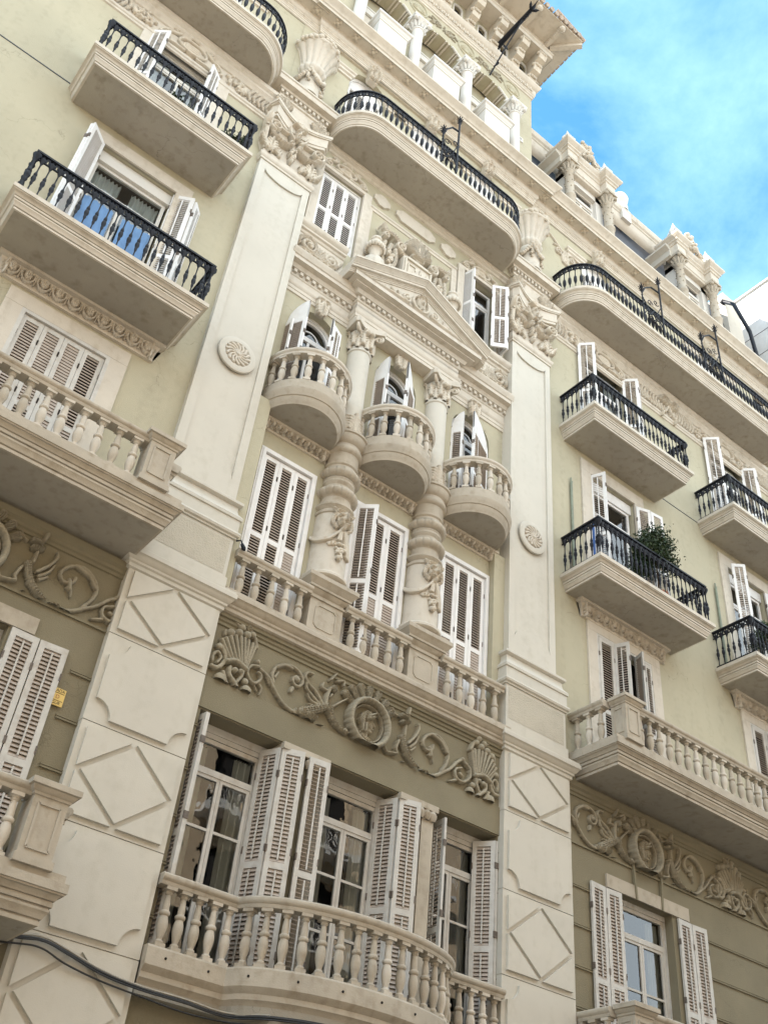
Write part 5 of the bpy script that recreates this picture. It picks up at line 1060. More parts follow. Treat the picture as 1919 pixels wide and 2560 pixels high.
def strip_side(mb, x, y0, y1, z0, z1):
    t = .018; w = .015
    mb.box(x-t, x, y0-w, y1+w, z0-w, z0+w); mb.box(x-t, x, y0-w, y1+w, z1-w, z1+w); mb.box(x-t, x, y0-w, y0+w, z0+w, z1-w); mb.box(x-t, x, y1-w, y1+w, z0+w, z1-w)
def mat_cache_soffit(): return SOFFIT
stone_balcony(-2.0, 4.40, -1.15, 10.98, 11.46, 'R', 2, WS, 20, (0.10, 3.80+.02))
stone_balcony(14.22, 24.0, -1.12, 10.98, 11.46, 'L', 2, WS, 30, (14.75, 23.5))
stone_balcony(-1.0, 4.30, -1.15, 5.10, 5.58, 'R', 1, WL, 20, (0.4, 3.80,))
stone_balcony(13.98, 18.6, -1.12, 5.05, 5.53, 'LR', 1, WL, 10, (14.45, 18.1))

# level 1 side windows
for i, c in enumerate((AX[0]+.0, AX[1]+.08, AX[2]+.08)):
    W_ = empty('window', (c, WL, 5.0), BLD); hw = .85 if i == 0 else .80; zt = H1 if i == 0 else 9.05
    m = MB(); m.box(c-1.22, c+1.22, WL-.045, WL+.02, zt, zt+.26); m.obj('lintel', TRIMB, W_)
    m = MB()
    for s in (-1, 1): m.obox((c+s*.40, WL-.04, zt+.33), (.02*s, 0, .35), (0,.03,0), (.022,0,0))
    pieces(m, 'keystone_groove', WALLLOW, W_)
    mm = MB(); mm.box(c-hw, c+hw, .34, .46, zt-.10, zt); mm.box(c-hw, c-hw+.1, .34, .46, 5.1, zt-.1); mm.box(c+hw-.1, c+hw, .34, .46, 5.1, zt-.1); mm.obj('casing', PAINTB, W_)
    glazing(W_, c-hw+.1, c+hw-.1, 5.1, zt-.1, .40, .55, 2, (.45,.72), PAINTB, (CURT, .22))
    kw = dict(mat=PAINTB, slat=SLAT, opening=1.05)
    for s in (-1, 1):
        a0 = c+s*hw; l = .42
        pts = [(a0+s*0.04,.10), (a0+s*(.04+l),.12), (a0+s*(.06+l),.12), (a0+s*(.06+2*l),.09)]
        for (p, q) in ((pts[0], pts[1]), (pts[2], pts[3])):
            if s > 0: leaf(W_, p, q, 5.75, zt-.03, **kw)
            else: leaf(W_, q, p, 5.75, zt-.03, **kw)

# ---- level 5: long rounded balconies, arched windows ----
def round_balcony(xa, xb, yf, r, zs, zt, brackets):
    B_ = empty('balcony', ((xa+xb)/2, WS, zs), BLD)
    def pth(d):
        R0 = r-d; y0 = yf+d
        return [(xa+d, WS)]+[(xa+d+R0-R0*math.cos(R_(t)), y0+R0-R0*math.sin(R_(t))) for t in range(0, 91, 9)]+[(xb-d-R0+R0*math.sin(R_(t)), y0+R0-R0*math.cos(R_(t))) for t in range(0, 91, 9)]+[(xb-d, WS)]
    slab(B_, pth(.20), zs, zt, TRIM); railing(B_, pth(.10), zt+.02, 1.10, .172, IB5)
    for bx in brackets:
        m = MB(); y = yf+.02
        sp_ = .27 if 5 < xa < 7 else .45
        for (xx, hh, rr) in ((bx-sp_,1.75,.024),(bx+sp_,2.85,.03)):
            m.tube([(xx,y,zt+.1),(xx,y,zt+hh)], rr, 7)
            for k in range(8): a = k/8*6.28; m.tube([(xx,y,zt+hh-.05),(xx+.10*math.cos(a),y+.10*math.sin(a),zt+hh+.02)], [.02,.012], 4)
            for k in range(8): a = k/8*6.28+.3; m.tube([(xx,y,zt+hh-.2),(xx+.08*math.cos(a),y+.08*math.sin(a),zt+hh-.12)], [.02,.012], 4)
            m.tube([(xx,y,zt+hh-.1),(xx,y,zt+hh+.22)], [.04,.008], 6)
            for k in range(5): m.tube([(xx,y,zt+hh*.5+.16*k-.0),(xx,y,zt+hh*.5+.16*k+.03)], [.035,.02], 6)
        m.tube([(bx-sp_,y,zt+1.45),(bx-sp_*.6,y,zt+1.85),(bx+sp_*.1,y,zt+2.15),(bx+sp_,y,zt+2.2)], .028, 6)
        m.tube([(bx-sp_,y,zt+.4),(bx-sp_*.5,y,zt+.9),(bx-sp_,y,zt+1.3)], .018, 6); m.tube([(bx+sp_,y,zt+.4),(bx+sp_*.4,y,zt+.9),(bx+sp_,y,zt+1.5)], .018, 6)
        for (sx, sz, s) in ((bx-.1,1.25,1),(bx+.15,.75,-1),(bx-.15,.55,1),(bx+.2,1.5,-1)):
            m.tube([(sx+(.14-.009*i)*math.cos(i*.6*s), y, zt+sz+(.14-.009*i)*math.sin(i*.6*s)) for i in range(14)], .013, 5)
        for i in range(10): m.tube([(bx+random.uniform(-.35,.35),y+random.uniform(-.03,.03),zt+random.uniform(.2,1.1)),(bx+random.uniform(-.35,.35),y,zt+random.uniform(.2,1.1))], [.02,.01], 4)
        m.obj('scroll_bracket', IRON, B_, 50)
round_balcony(5.86, 12.32, -.95, 1.05, 25.72, 26.2, (9.02,))
round_balcony(14.12, 24.05, -1.03, 1.05, 25.72, 26.2, (17.25, 20.1))
round_balcony(-3.0, 4.16, -.92, 1.05, 25.72, 26.2, ())
def arch_window(c, Y, hw=.65):
    W_ = empty('window', (c, Y, 26.2), BLD)
    mm = MB(); mm.box(c-hw, c+hw, Y+.16, Y+.24, 29.13, 29.23); mm.box(c-hw, c-hw+.08, Y+.16, Y+.24, 26.2, 29.23); mm.box(c+hw-.08, c+hw, Y+.16, Y+.24, 26.2, 29.23)
    n = 16
    for i in range(n):
        a0_, a1_ = math.pi*i/n, math.pi*(i+1)/n; v = []
        for yy in (Y+.16, Y+.24):
            v += [(c+hw*math.cos(a0_), yy, 29.23+.61*math.sin(a0_)), (c+(hw-.1)*math.cos(a0_), yy, 29.23+.51*math.sin(a0_)), (c+(hw-.1)*math.cos(a1_), yy, 29.23+.51*math.sin(a1_)), (c+hw*math.cos(a1_), yy, 29.23+.61*math.sin(a1_))]
        mm.add(v, [(0,1,2,3),(1,5,6,2),(4,7,6,5)])
    mm.box(c-hw+.08, c+hw-.08, Y+.2, Y+.22, 29.23, 29.78); mm.obj('frame', PAINT, W_)
    for k in range(4): wv = (2*hw-.16)/4; leaf(W_, (c-hw+.08+k*wv, Y+.17), (c-hw+.08+(k+1)*wv-.006, Y+.17), 26.25, 29.13, opening=.95, rod=False, slat=PAINT, sp=.08)
    room_box(W_, c-hw, c+hw, Y+.25, 26.1, 29.9)
    m = MB()
    for s in (-1, 1):
        a, b = sorted((c+s*(hw+.02), c+s*(hw+.62))); m.mould([(a,Y+.02),(a,Y),(b,Y),(b,Y+.02)], [(0,29.05),(.05,29.07),(.05,29.15),(.10,29.19),(.10,29.27),(.14,29.31),(.14,29.37),(0,29.40)])
    pieces(m, 'impost', TRIM, W_)
    m = MB(); m.prism([(c-.14,29.60),(c+.14,29.60),(c+.22,30.22),(c-.22,30.22)], Y-.16, Y+.02); m.obj('keystone', CARVEL, W_)
    st = acanthus(c, 30.12, .5, .36, R_(-90), .18, 4)+cluster(c, 30.06, .16, .1, 10, .05, .2, 3)+[([(c-.17,30.1),(c-.13,29.7)], .04,.03,.14), ([(c+.17,30.1),(c+.13,29.7)], .04,.03,.14)]
    relief('keystone_carving', st, (c-.3, c+.3, 29.55, 30.25), Y-.13, CARVEL, W_, .013)
for c in (6.85, CX, 11.33): arch_window(c, WS-.015)
for c in AX: arch_window(c, WS, .7)
# cherub-like vase reliefs beside the right urn
st = [([(14.75,28.55),(14.75,28.75)], .14,.18,.10), ([(14.75,28.78),(14.75,28.95)], .09,.13,.12)]
for s in (-1, 1): st += scroll(14.75+s*.28, 28.85, .14, 1.3, R_(90), -s, .03, .08)+[([(14.75+s*.1,28.95),(14.75+s*.3,29.1),(14.75+s*.5,29.05)], .03,.03,.07)]
st += [([(14.6,29.0),(14.4,29.2),(14.2,29.35),(14.0,29.45)], .035,.03,.07)]
relief('vase_relief', st, (13.9, 15.5, 28.4, 29.6), WS, CARVEL, BLD, .0125)

# ---- crowning cornice ----
MC = [(0,30.02),(.03,30.04),(.03,30.10),(.05,30.12),(.05,30.17),(.07,30.19),(.07,30.31),(.10,30.33),(.13,30.37),(.14,30.41),(.14,30.54),(.17,30.56)]
MT = [(.17,30.56),(.42,30.57),(.45,30.53),(.46,30.53),(.46,30.64),(.50,30.67),(.51,30.71),(.56,30.77),(.63,30.83),(.67,30.87),(.67,30.94),(0,31.04)]
CR_ = empty('crowning_cornice', (CX, 0, 29.6), BLD)
for (pa, ends) in (([(-4.0,.235),(4.93,.235)], 0), ([(4.95,.4),(4.95,.13),(13.24,.13),(13.24,.4)], 1), ([(13.26,.235),(26.2,.235)], 0)):
    m = MB(); m.mould(pa, MC); m.mould(pa, MT, top=False); a, b = pa[0][0], pa[-1][0]; y = pa[len(pa)//2][1]
    m.box(a+.01, b-.01, y+.02, WC+.1, 30.0, 30.98); m.obj('cornice_run', TRIM, CR_, 30)
    n = int((b-a)/.60); fm = MB(); fm.ball((0, 0, 0), .065, 6, (1,1,.8))
    for k in range(4): t = R_(45+90*k); fm.ball((.09*math.cos(t), .09*math.sin(t), .01), .055, 6, (1,1,.6))
    fme = bpy.data.meshes.new('soffit_flower'); fme.from_pydata(fm.v, [], fm.f); fme.update(); fme.materials.append(CARVEL)
    for i in range(n): link(fme, 'soffit_flower', None, CR_, 60, loc=(a+(i+.5)*(b-a)/n, y-.29, 30.55))
    st = []
    n = int((b-a)/.28)
    for i in range(n): xx = a+(i+.5)*(b-a)/n; st.append(([(xx-.09,30.25),(xx+.09,30.25)], .035,.035,.03)); st.append(([(xx-.13,30.23),(xx-.13,30.28)], .02,.02,.03))
    relief('bead_carving', st, (a, b, 30.19, 30.31), y-.07, CARVEL, CR_, .014, grain=0)

# ---- tower above the centre bay ----
TW = empty('tower', (9.09, .2, 30.8), BLD); ty = .16; tx0, tx1 = 4.95, 13.24
m = MB(); cols = [5.90, 8.03, 10.15, 12.28]; hol = [(cols[i]+.20, cols[i+1]-.20, 30.9, 35.62, .70) for i in range(3)]
wall_holes(m, tx0, tx1, 30.8, 40.0, ty, hol+[(x-.20, x+.20, 37.75, 38.75, .20) for x in (5.3,6.45,7.5,8.55,9.65,10.8,11.85,12.8)], .55); m.obj('tower_wall', WALL, TW)
m = MB(); m.box(tx0, tx1, ty+.60, 6, 30.8, 40.0); m.box(tx0, tx0+.3, ty+.01, ty+.7, 30.8, 39.9); m.box(tx1-.3, tx1-.003, ty+.01, ty+.7, 30.8, 39.9); m.obj('tower_core', WALL, TW)
for i in range(3):
    a, b = cols[i]+.2, cols[i+1]-.2; m = MB(); m.box(a, b, ty+.40, ty+.46, 34.15, 34.45); m.box(a, b, ty+.38, ty+.47, 34.45, 34.52); m.obj('loggia_lintel', WHITEW, TW)
    m = MB(); m.box(a, b, ty+.48, ty+.52, 30.9, 34.15); m.obj('pink_panel', mat_pink(), TW) if False else m.obj('loggia_back', TRIM, TW)
    c = (a+b)/2; w = .52; m = MB(); ra = [(c-w,ty+.3),(c-w,-.36),(c+w,-.36),(c+w,ty+.3)]
    m.mould(ra, [(.03,30.8),(.03,31.2),(0,31.22),(0,32.2),(.03,32.22),(.03,32.28),(.06,32.32),(.08,32.40),(.13,32.44),(.13,32.54),(0,32.58)], top=True); m.obj('parapet_block', WHITEW, TW, 30)
for i, x in enumerate(cols):
    m = MB(); y = ty-.16
    m.lathe([(.24,30.8),(.24,31.1),(.20,31.15),(.19,31.3),(.18,34.1),(.21,34.12),(.21,34.18),(.17,34.2)], (x,y,0), 24); m.obj('tower_column', WHITEW, TW, 40)
    m = MB(); m.lathe([(.17,34.2),(.19,34.4),(.24,34.55),(.30,34.62)], (x,y,0), 20)
    for t in range(12): a = t/12*6.28; m.tube([(x+.19*math.cos(a),y+.19*math.sin(a),34.22),(x+.24*math.cos(a),y+.24*math.sin(a),34.4),(x+.31*math.cos(a),y+.31*math.sin(a),34.44)], [.04,.05,.03], 5)
    for sx in (-1, 1):
        for sy in (-1, 1): m.ball((x+sx*.26, y+sy*.2, 34.55), .09, 6)
    m.box(x-.34, x+.34, y-.26, ty+.5, 34.62, 34.76); m.obj('tower_capital', WHITEW, TW, 50)
    st = []
    for s in (-1, 1): st += scroll(x+s*.20, 34.95, .12, 1.3, R_(90), -s, .035, .10)+[([(x+s*.1,35.1),(x+s*.4,35.35),(x+s*.6,35.5)], .05,.04,.06)]
    st += [([(x,34.85),(x,35.15)], .08,.08,.12)]
    relief('spandrel_carving', st, (x-.7, x+.7, 34.76, 35.7), ty, WHITEW, TW, .014)
# coffered arch soffits
for i in range(3):
    a, b = cols[i]+.2, cols[i+1]-.2; c = (a+b)/2; hw = (b-a)/2; m = MB(); n = 5
    for k in range(n):
        t0, t1 = math.pi*(k+.12)/n, math.pi*(k+.88)/n
        for (y0_, y1_) in ((ty+.0,ty+.08),(ty+.42,ty+.5)):
            pass
        for tt in (t0, t1):
            cx_, cz_ = c+(hw-.03)*math.cos(tt), 34.92+.67*math.sin(tt); m.obox((cx_, ty+.26, cz_), (.03*math.cos(tt),0,.03*math.sin(tt)), (0,.26,0), (-.03*math.sin(tt),0,.03*math.cos(tt)))
    pieces(m, 'arch_coffer', TRIM, TW)
# frieze of roundels and foliage
for x in cols:
    ring = [(x+.36*math.cos(2*math.pi*i/22), 36.15+.40*math.sin(2*math.pi*i/22)) for i in range(23)]; st = [(ring, .03,.03,.04)]
    for k in range(9): a = R_(20*k+10); st.append(([(x,35.95),(x+.26*math.cos(a),35.95+.36*math.sin(a))], .015,.03,.04))
    relief('roundel', st, (x-.5, x+.5, 35.7, 36.6), ty, WALL, TW, .015, lobes=0)
for i in range(3):
    c = (cols[i]+cols[i+1])/2; st = []
    for s in (-1, 1):
        st += scroll(c+s*.22, 36.15, .16, 1.4, R_(180), s, .035, .06)+[([(c+s*.38,36.1),(c+s*.5,36.25),(c+s*.62,36.15)], .05,.03,.06), ([(c+s*.4,36.0),(c+s*.55,35.95)], .04,.02,.05), ([(c+s*.3,36.35),(c+s*.5,36.38)], .04,.02,.05)]
    st += cluster(c, 36.15, .5, .22, 26, .035, .05, i)
    relief('foliage_frieze', st, (c-.8, c+.8, 35.8, 36.5), ty, CARVE, TW, .014, lobes=0)
ra = [(tx0,1.5),(tx0,ty),(tx1,ty),(tx1,1.5)]
m = MB(); m.mould(ra, [(0,36.62),(.04,36.64),(.04,36.72),(.08,36.76),(.08,36.82),(.11,36.86),(.11,37.16),(.16,37.2),(.2,37.24),(.24,37.32),(.26,37.36),(.26,37.42),(0,37.5)]); m.obj('tower_band', TRIM, TW, 30)
st = []; n = 46
for i in range(n): xx = tx0+.1+(tx1-tx0-.1)*i/n; st += [([(xx,37.08),(xx,36.96)], .04,.045,.06), ([(xx+.08,36.92),(xx+.08,37.1)], .03,.015,.04)]
relief('egg_band', st, (tx0, tx1, 36.88, 37.18), ty-.11, CARVEL, TW, .014, grain=0)
for x in (5.3,6.45,7.5,8.55,9.65,10.8,11.85,12.8):
    m = MB(); m.tube([(x-.195,ty+.04,37.72)]+[(x-.195*math.cos(R_(a)), ty+.04, 38.58+.195*math.sin(R_(a))) for a in range(0,181,20)]+[(x+.195,ty+.04,37.72)], .05, 6); m.obj('small_window_frame', WHITEW, TW)
    MB().add([(x-.16,ty+.15,37.7),(x+.16,ty+.15,37.7),(x+.16,ty+.15,38.75),(x-.16,ty+.15,38.75)], [(0,1,2,3)]).obj('small_pane', IRON, TW)
# consoles, beam, eaves
for x in (4.9,5.9,6.95,8.0,9.05,10.15,11.25,12.3,13.15):
    m = MB(); w = .17
    prof = [(ty,37.55),(ty-.10,37.62),(ty-.18,37.8),(ty-.20,38.0),(ty-.38,38.05),(ty-.46,38.25),(ty-.46,38.45),(ty-.66,38.5),(ty-.74,38.7),(ty-.72,38.95),(ty,38.95)]
    vs = [(x-w, p, z) for p, z in prof]+[(x+w, p, z) for p, z in prof]; k = len(prof)
    m.add(vs, [tuple(range(k)), tuple(reversed(range(k, 2*k)))]+[(i, k+i, k+(i+1)%k, (i+1)%k) for i in range(k)])
    for (yy, zz) in ((-.22,37.85),(-.48,38.3),(-.74,38.75)):
        for q in (-.09,0,.09): m.ball((x+q, ty+yy, zz), .06, 6)
        m.ball((x-w, ty+yy+.1, zz+.02), .08, 6)
    m.obj('console', CARVEL, TW, 40)
m = MB(); ra = [(tx0-.35,3.0),(tx0-.35,ty-.75),(tx1+.35,ty-.75),(tx1+.35,3.0)]; m.mould(ra, [(0,38.95),(0,39.2),(.04,39.22),(.04,39.3),(0,39.32),(0,39.62)]); m.vprism([(tx0-.34,3),(tx0-.34,ty-.74),(tx1+.34,ty-.74),(tx1+.34,3)], 38.955, 39.615); m.obj('eaves_beam', TRIM, TW, 30)
ev = [(tx0-1.15,4.0),(tx0-1.15,ty-1.70),(tx1+.95,ty-1.70),(tx1+.95,4.0)]
m = MB(); m.vprism(ev, 39.62, 39.70); m.obj('eaves_board', TRIM, TW)
for x in [5.2+1.15*i for i in range(8)]:
    m = MB(); m.box(x-.08, x+.08, ty-1.62, ty-.7, 39.45, 39.62); m.ball((x, ty-1.58, 39.5), .13, 6); m.obj('rafter_end', TRIM, TW)
m = MB(); m.obox((tx1+.6, ty-1.2, 39.54), (.42,-.42,0), (.06,.06,0), (0,0,.08)); m.box(tx1+.3,tx1+.85,.6,.76,39.45,39.62); m.box(tx1+.3,tx1+.85,1.9,2.06,39.45,39.62); m.obj('corner_rafter', TRIM, TW)
m = MB(); n = 44
for i in range(n): xx = tx0-1.1+(tx1-tx0+2.05)*i/n; m.tube([(xx,ty-1.80,39.74),(xx,ty-.6,40.1)], .10, 8)
for i in range(24): yy = ty-1.7+.22*i; m.tube([(tx1+1.05,yy,39.74),(tx1-.4,yy,40.2)], .10, 8)
m.vprism([(tx0-1.1,4.2),(tx0-1.1,ty-1.7),(tx1+.95,ty-1.7),(tx1+.95,4.2)], 39.705, 39.75); m.obj('roof_tiles', TILE, TW, 50)

# ---- attic: zinc mansard, gutter cornice and dormers ----
m = MB(); m.add([(13.3,.9,30.8),(26.2,.9,30.8),(26.2,1.4,36.0),(13.3,1.4,36.0),(13.3,6,36.2),(26.2,6,36.2),(26.2,6,30.8)], [(0,1,2,3),(3,2,5,4),(1,6,5,2)]); m.obj('mansard_slope', SLATE, BLD)
m = MB(); m.mould([(13.26,1.3),(24.3,1.3)], [(0,35.75),(.06,35.78),(.16,35.86),(.22,36.0),(.22,36.3),(.26,36.34),(.26,36.4),(.32,36.46),(.36,36.62),(.36,36.7),(0,36.8)]); m.obj('gutter_cornice', TRIM, BLD, 30)
def dormer(c):
    D = empty('dormer', (c, .3, 31.0), BLD); y = .42
    m = MB(); hw = 1.0
    m.box(c-hw-.36, c-hw+.24, y+.12, 1.6, 30.8, 34.9) if False else None
    m.box(c-.95, c-.62, y+.05, .9, 31.0, 34.5); m.box(c+.62, c+.95, y+.05, .9, 31.0, 34.5); m.box(c-.95, c+.95, y+.05, .9, 34.22, 34.8)
    m.box(c-1.3, c+1.3, y-.15, .9, 30.84, 31.9); m.obj('dormer_body', WHITEW, D)
    glz = empty('dormer_window', (c, y, 31.9), D); bpy.data.objects.remove(glz)
    mm = MB(); a, b, q0, q1 = c-.62, c+.62, 31.9, 34.22
    for (u0,u1,w0,w1) in ((a,a+.07,q0,q1),(b-.07,b,q0,q1),(a+.07,b-.07,q1-.07,q1),(c-.05,c+.05,q0,33.5),(a+.07,b-.07,33.5,33.58),(a+.12,c-.05,q0,q0+.06),(c+.05,b-.12,q0,q0+.06),(a+.07,a+.12,q0,33.5),(b-.12,b-.07,q0,33.5)): mm.box(u0,u1,y+.2,y+.28,w0,w1)
    mm.box(a+.07, b-.07, y+.16, y+.27, 33.58, 33.72); mm.obj('window_frame', WHITEW, D)
    MB().add([(a,y+.25,q0),(b,y+.25,q0),(b,y+.25,q1),(a,y+.25,q1)], [(0,1,2,3)]).obj('window_pane', GLASS, D); room_box(D, a, b, y+.3, q0, q1, .5)
    for s in (-1, 1):
        x = c+s*.98; m = MB()
        m.box(x-.22, x+.22, y-.42, y+.1, 30.84, 31.7); m.box(x-.26, x+.26, y-.46, y+.12, 31.7, 31.8)
        m.lathe([(.22,31.8),(.23,31.88),(.19,31.93),(.17,32.0),(.18,32.5),(.21,32.54),(.21,32.6),(.165,32.64),(.16,33.2),(.15,34.0),(.18,34.03),(.18,34.08),(.15,34.1),(.18,34.3),(.24,34.5)], (x,y-.18,0), 24)
        for t in range(10): a_ = t/10*6.28; m.tube([(x+.16*math.cos(a_),y-.18+.16*math.sin(a_),34.1),(x+.21*math.cos(a_),y-.18+.21*math.sin(a_),34.28),(x+.28*math.cos(a_),y-.18+.28*math.sin(a_),34.36)], [.035,.05,.03], 5)
        for k in range(26): t = k*2.4; m.ball((x+.165*math.cos(t), y-.18+.165*math.sin(t), 32.7+.05*k), .03, 5)
        for sx in (-1, 1): m.ball((x+sx*.22, y-.38, 34.44), .08, 6)
        m.box(x-.27, x+.27, y-.46, y+.15, 34.5, 34.62); m.obj('dormer_column', TRIMB, D, 50)
        m = MB(); ra = [(x-.24,.9),(x-.24,y-.40),(x+.24,y-.40),(x+.24,.9)]
        m.mould(ra, [(0,34.62),(0,35.1),(.04,35.12),(.05,35.2),(.1,35.24),(.1,35.32),(.16,35.38),(.22,35.46),(.22,35.56),(.1,35.6),(-.1,35.75)], top=True); m.obj('dormer_block', TRIM, D, 30)
        m = MB(); m.lathe([(.08,35.6),(.08,35.8),(.17,35.9),(.20,36.1),(.15,36.3),(.07,36.6),(.0,36.85)], (x,y-.2,0), 14)
        for t in range(6): a_ = t/6*6.28; m.tube([(x+.15*math.cos(a_),y-.2+.15*math.sin(a_),35.85),(x+.22*math.cos(a_),y-.2+.22*math.sin(a_),36.1),(x+.16*math.cos(a_),y-.2+.16*math.sin(a_),36.35)], [.05,.07,.02], 6)
        m.obj('pinecone_finial', WHITEW, D, 50)
    m = MB(); ra = [(c-.74,y-.1),(c+.74,y-.1)]; m.box(c-.74, c+.74, y-.1, .9, 34.5, 35.55)
    m.mould(ra, [(0,34.5),(.03,34.52),(.03,34.62),(.06,34.64),(.06,34.8),(.03,34.84),(.03,35.1),(.06,35.12),(.08,35.2),(.14,35.26),(.14,35.34),(.2,35.42),(.22,35.5),(.22,35.56),(0,35.6)])
    m.box(c-1.5,c-1.2,.1,1.3,34.95,35.1) if False else None; m.obj('dormer_entablature', TRIM, D, 30)
    m = MB(); m.mould([(c-1.22,1.3),(c-1.22,y-.1)], [(0,34.55),(.1,34.6),(.1,34.9),(.15,34.95),(.3,35.05),(.3,35.15),(0,35.2)]); m.obj('dormer_side_cornice', TRIMG, D, 30)
    # mask with scrolls and shell on top
    m = MB(); q = y-.22; m.ball((c, q, 36.15), .27, 12, (.85,.8,1.2)); m.ball((c, q-.22, 36.08), .07, 6, (.8,1,1.5)); m.ball((c, q-.14, 35.88), .13, 8)
    for s in (-1, 1):
        m.ball((c+s*.10, q-.19, 36.22), .05, 6); m.ball((c+s*.13, q-.15, 36.05), .07, 6)
        m.tube([(c+s*.26,q,36.35),(c+s*.36,q,36.1),(c+s*.40,q,35.8),(c+s*.55,q,35.68),(c+s*.78,q,35.70)], [.10,.11,.12,.10,.07], 8)
        m.tube([(c+s*.38+s*(.16-.012*i)*math.cos(i*.7), q-.1, 35.84+(.16-.012*i)*math.sin(i*.7)) for i in range(11)], .04, 6)
    for k in range(9): t = R_(10+20*k); m.tube([(c,q+.05,36.3),(c+.34*math.cos(t),q+.05,36.35+.5*math.sin(t))], [.05,.075], 6)
    for k in range(9): m.ball((c+random.uniform(-.2,.2), q, 36.75+random.uniform(-.1,.2)), .09, 6)
    m.obj('mask_crest', CARVEL, D, 50)
m = MB(); m.box(25.3, 26.25, 1.1, 12, 30.8, 37.1); m.obj('shadow_block', TRIMG, BLD)  # block added at the roof end to cast shade on the neighbour's wall
m = MB(); m.add([(-4,.9,30.8),(4.95,.9,30.8),(4.95,1.4,36.0),(-4,1.4,36.0),(-4,6,36.2),(4.95,6,36.2)], [(0,1,2,3),(3,2,5,4)]); m.obj('mansard_slope', SLATE, BLD)
dormer(16.12); dormer(22.0)
m = MB(); m.lathe([(.28,36.75),(.28,37.05),(.18,37.1),(.16,37.2),(.22,37.3),(.30,37.45),(.33,37.62),(.28,37.8),(.16,37.92),(0,37.96)], (19.15,1.2,0), 20); m.box(18.9,19.4,.95,1.5,36.0,36.76); m.obj('ball_finial', WHITEW, BLD, 50)
# ---------------- separate things ----------------
def poly(pts, z): return [(x, y, z) for x, y in pts]
# flagpole
F = empty('flagpole', (11.35, .15, 37.2), None, label="black iron flagpole slanting out over the street from the tower, with a leafy finial", category="flagpole")
m = MB(); a = Vector((11.30, .14, 37.75)); b = Vector((11.2, -2.75, 39.4)); b = Vector((11.0, -2.6, 36.9))
def pt(x, y, Y):   # unused helper kept simple
    return None
A0 = Vector((11.44, .12, 37.95)); A1 = Vector((11.44, -1.62, 38.0)); 
m.tube([A0, A0.lerp(A1, .5), A1], [.105, .09, .07], 10); m.obj('pole', IRON, F, 50)
m = MB(); m.tube([(11.22,.12,35.75),(11.34,-.50,36.9),(11.44,-1.25,37.95)], .028, 7); m.tube([(11.2,-.1,36.0),(11.28,-.22,36.12),(11.22,-.3,35.98)], .03, 6)
for i in range(8): t = i/8*6.28; c = Vector((11.34,-.50,36.95)); m.tube([c, c+Vector((.13*math.cos(t), .0, .13*math.sin(t)))], [.03,.01], 5)
m.obj('stay_rod', IRON, F, 50)
m = MB(); rd = random.Random(4)
for i in range(5):
    t = i/5*6.28; c = A1; m.tube([c, c+Vector((.14*math.cos(t), -.12, .14*math.sin(t))), c+Vector((.22*math.cos(t), -.2, .22*math.sin(t)))], [.03,.06,.008], 6)
m.tube([A1, A1+Vector((0,-.4,.16))], [.05,.008], 6)
for (p, s) in ((.8,1),(.7,-1),(.9,-1)):
    c = A0.lerp(A1, p); m.tube([c+Vector((0,(.02*i-.1),-.05-(.14-.01*i)*math.sin(i*.6)-.06)) for i in range(10)], .02, 5)
m.obj('leaf_finial', IRON, F, 50)

# neighbouring building at the right end
NB = empty('neighbour_building', (32, 8, 0), None, label="plain pale stone-clad tower block beyond the right end, rising white into the sky", category="building")
m = MB(); m.box(27.0, 40.0, -.5, 20, 0, 38.25); m.obj('wall', MARB, NB)
m = MB()
for z in np.arange(28.4, 38.2, 1.2): m.box(26.985, 27.0, -.5, 20, z-.008, z+.008)
for k, y in enumerate(np.arange(.3, 12, 1.6)): m.box(26.985, 27.0, y-.008, y+.008, 28, 38.2)
m.obj('cladding_joints', SLATE, NB)
m = MB(); m.box(26.9, 40.1, -.6, 20.1, 38.25, 38.33); m.obj('coping', MARB, NB)
# rain pipe at the end of the attic
m = MB(); m.tube([(25.2,1.1,36.4),(25.25,.7,35.9),(25.4,.35,34.0),(25.5,.25,31.2)], .08, 10); m.tube([(25.2,1.2,36.35),(25.2,1.05,36.45)], .11, 10)
o = m.obj('rain_pipe', IRON, None, 40, label="thick dark zinc rain pipe at the right end of the attic, below the roof gutter", category="pipe")

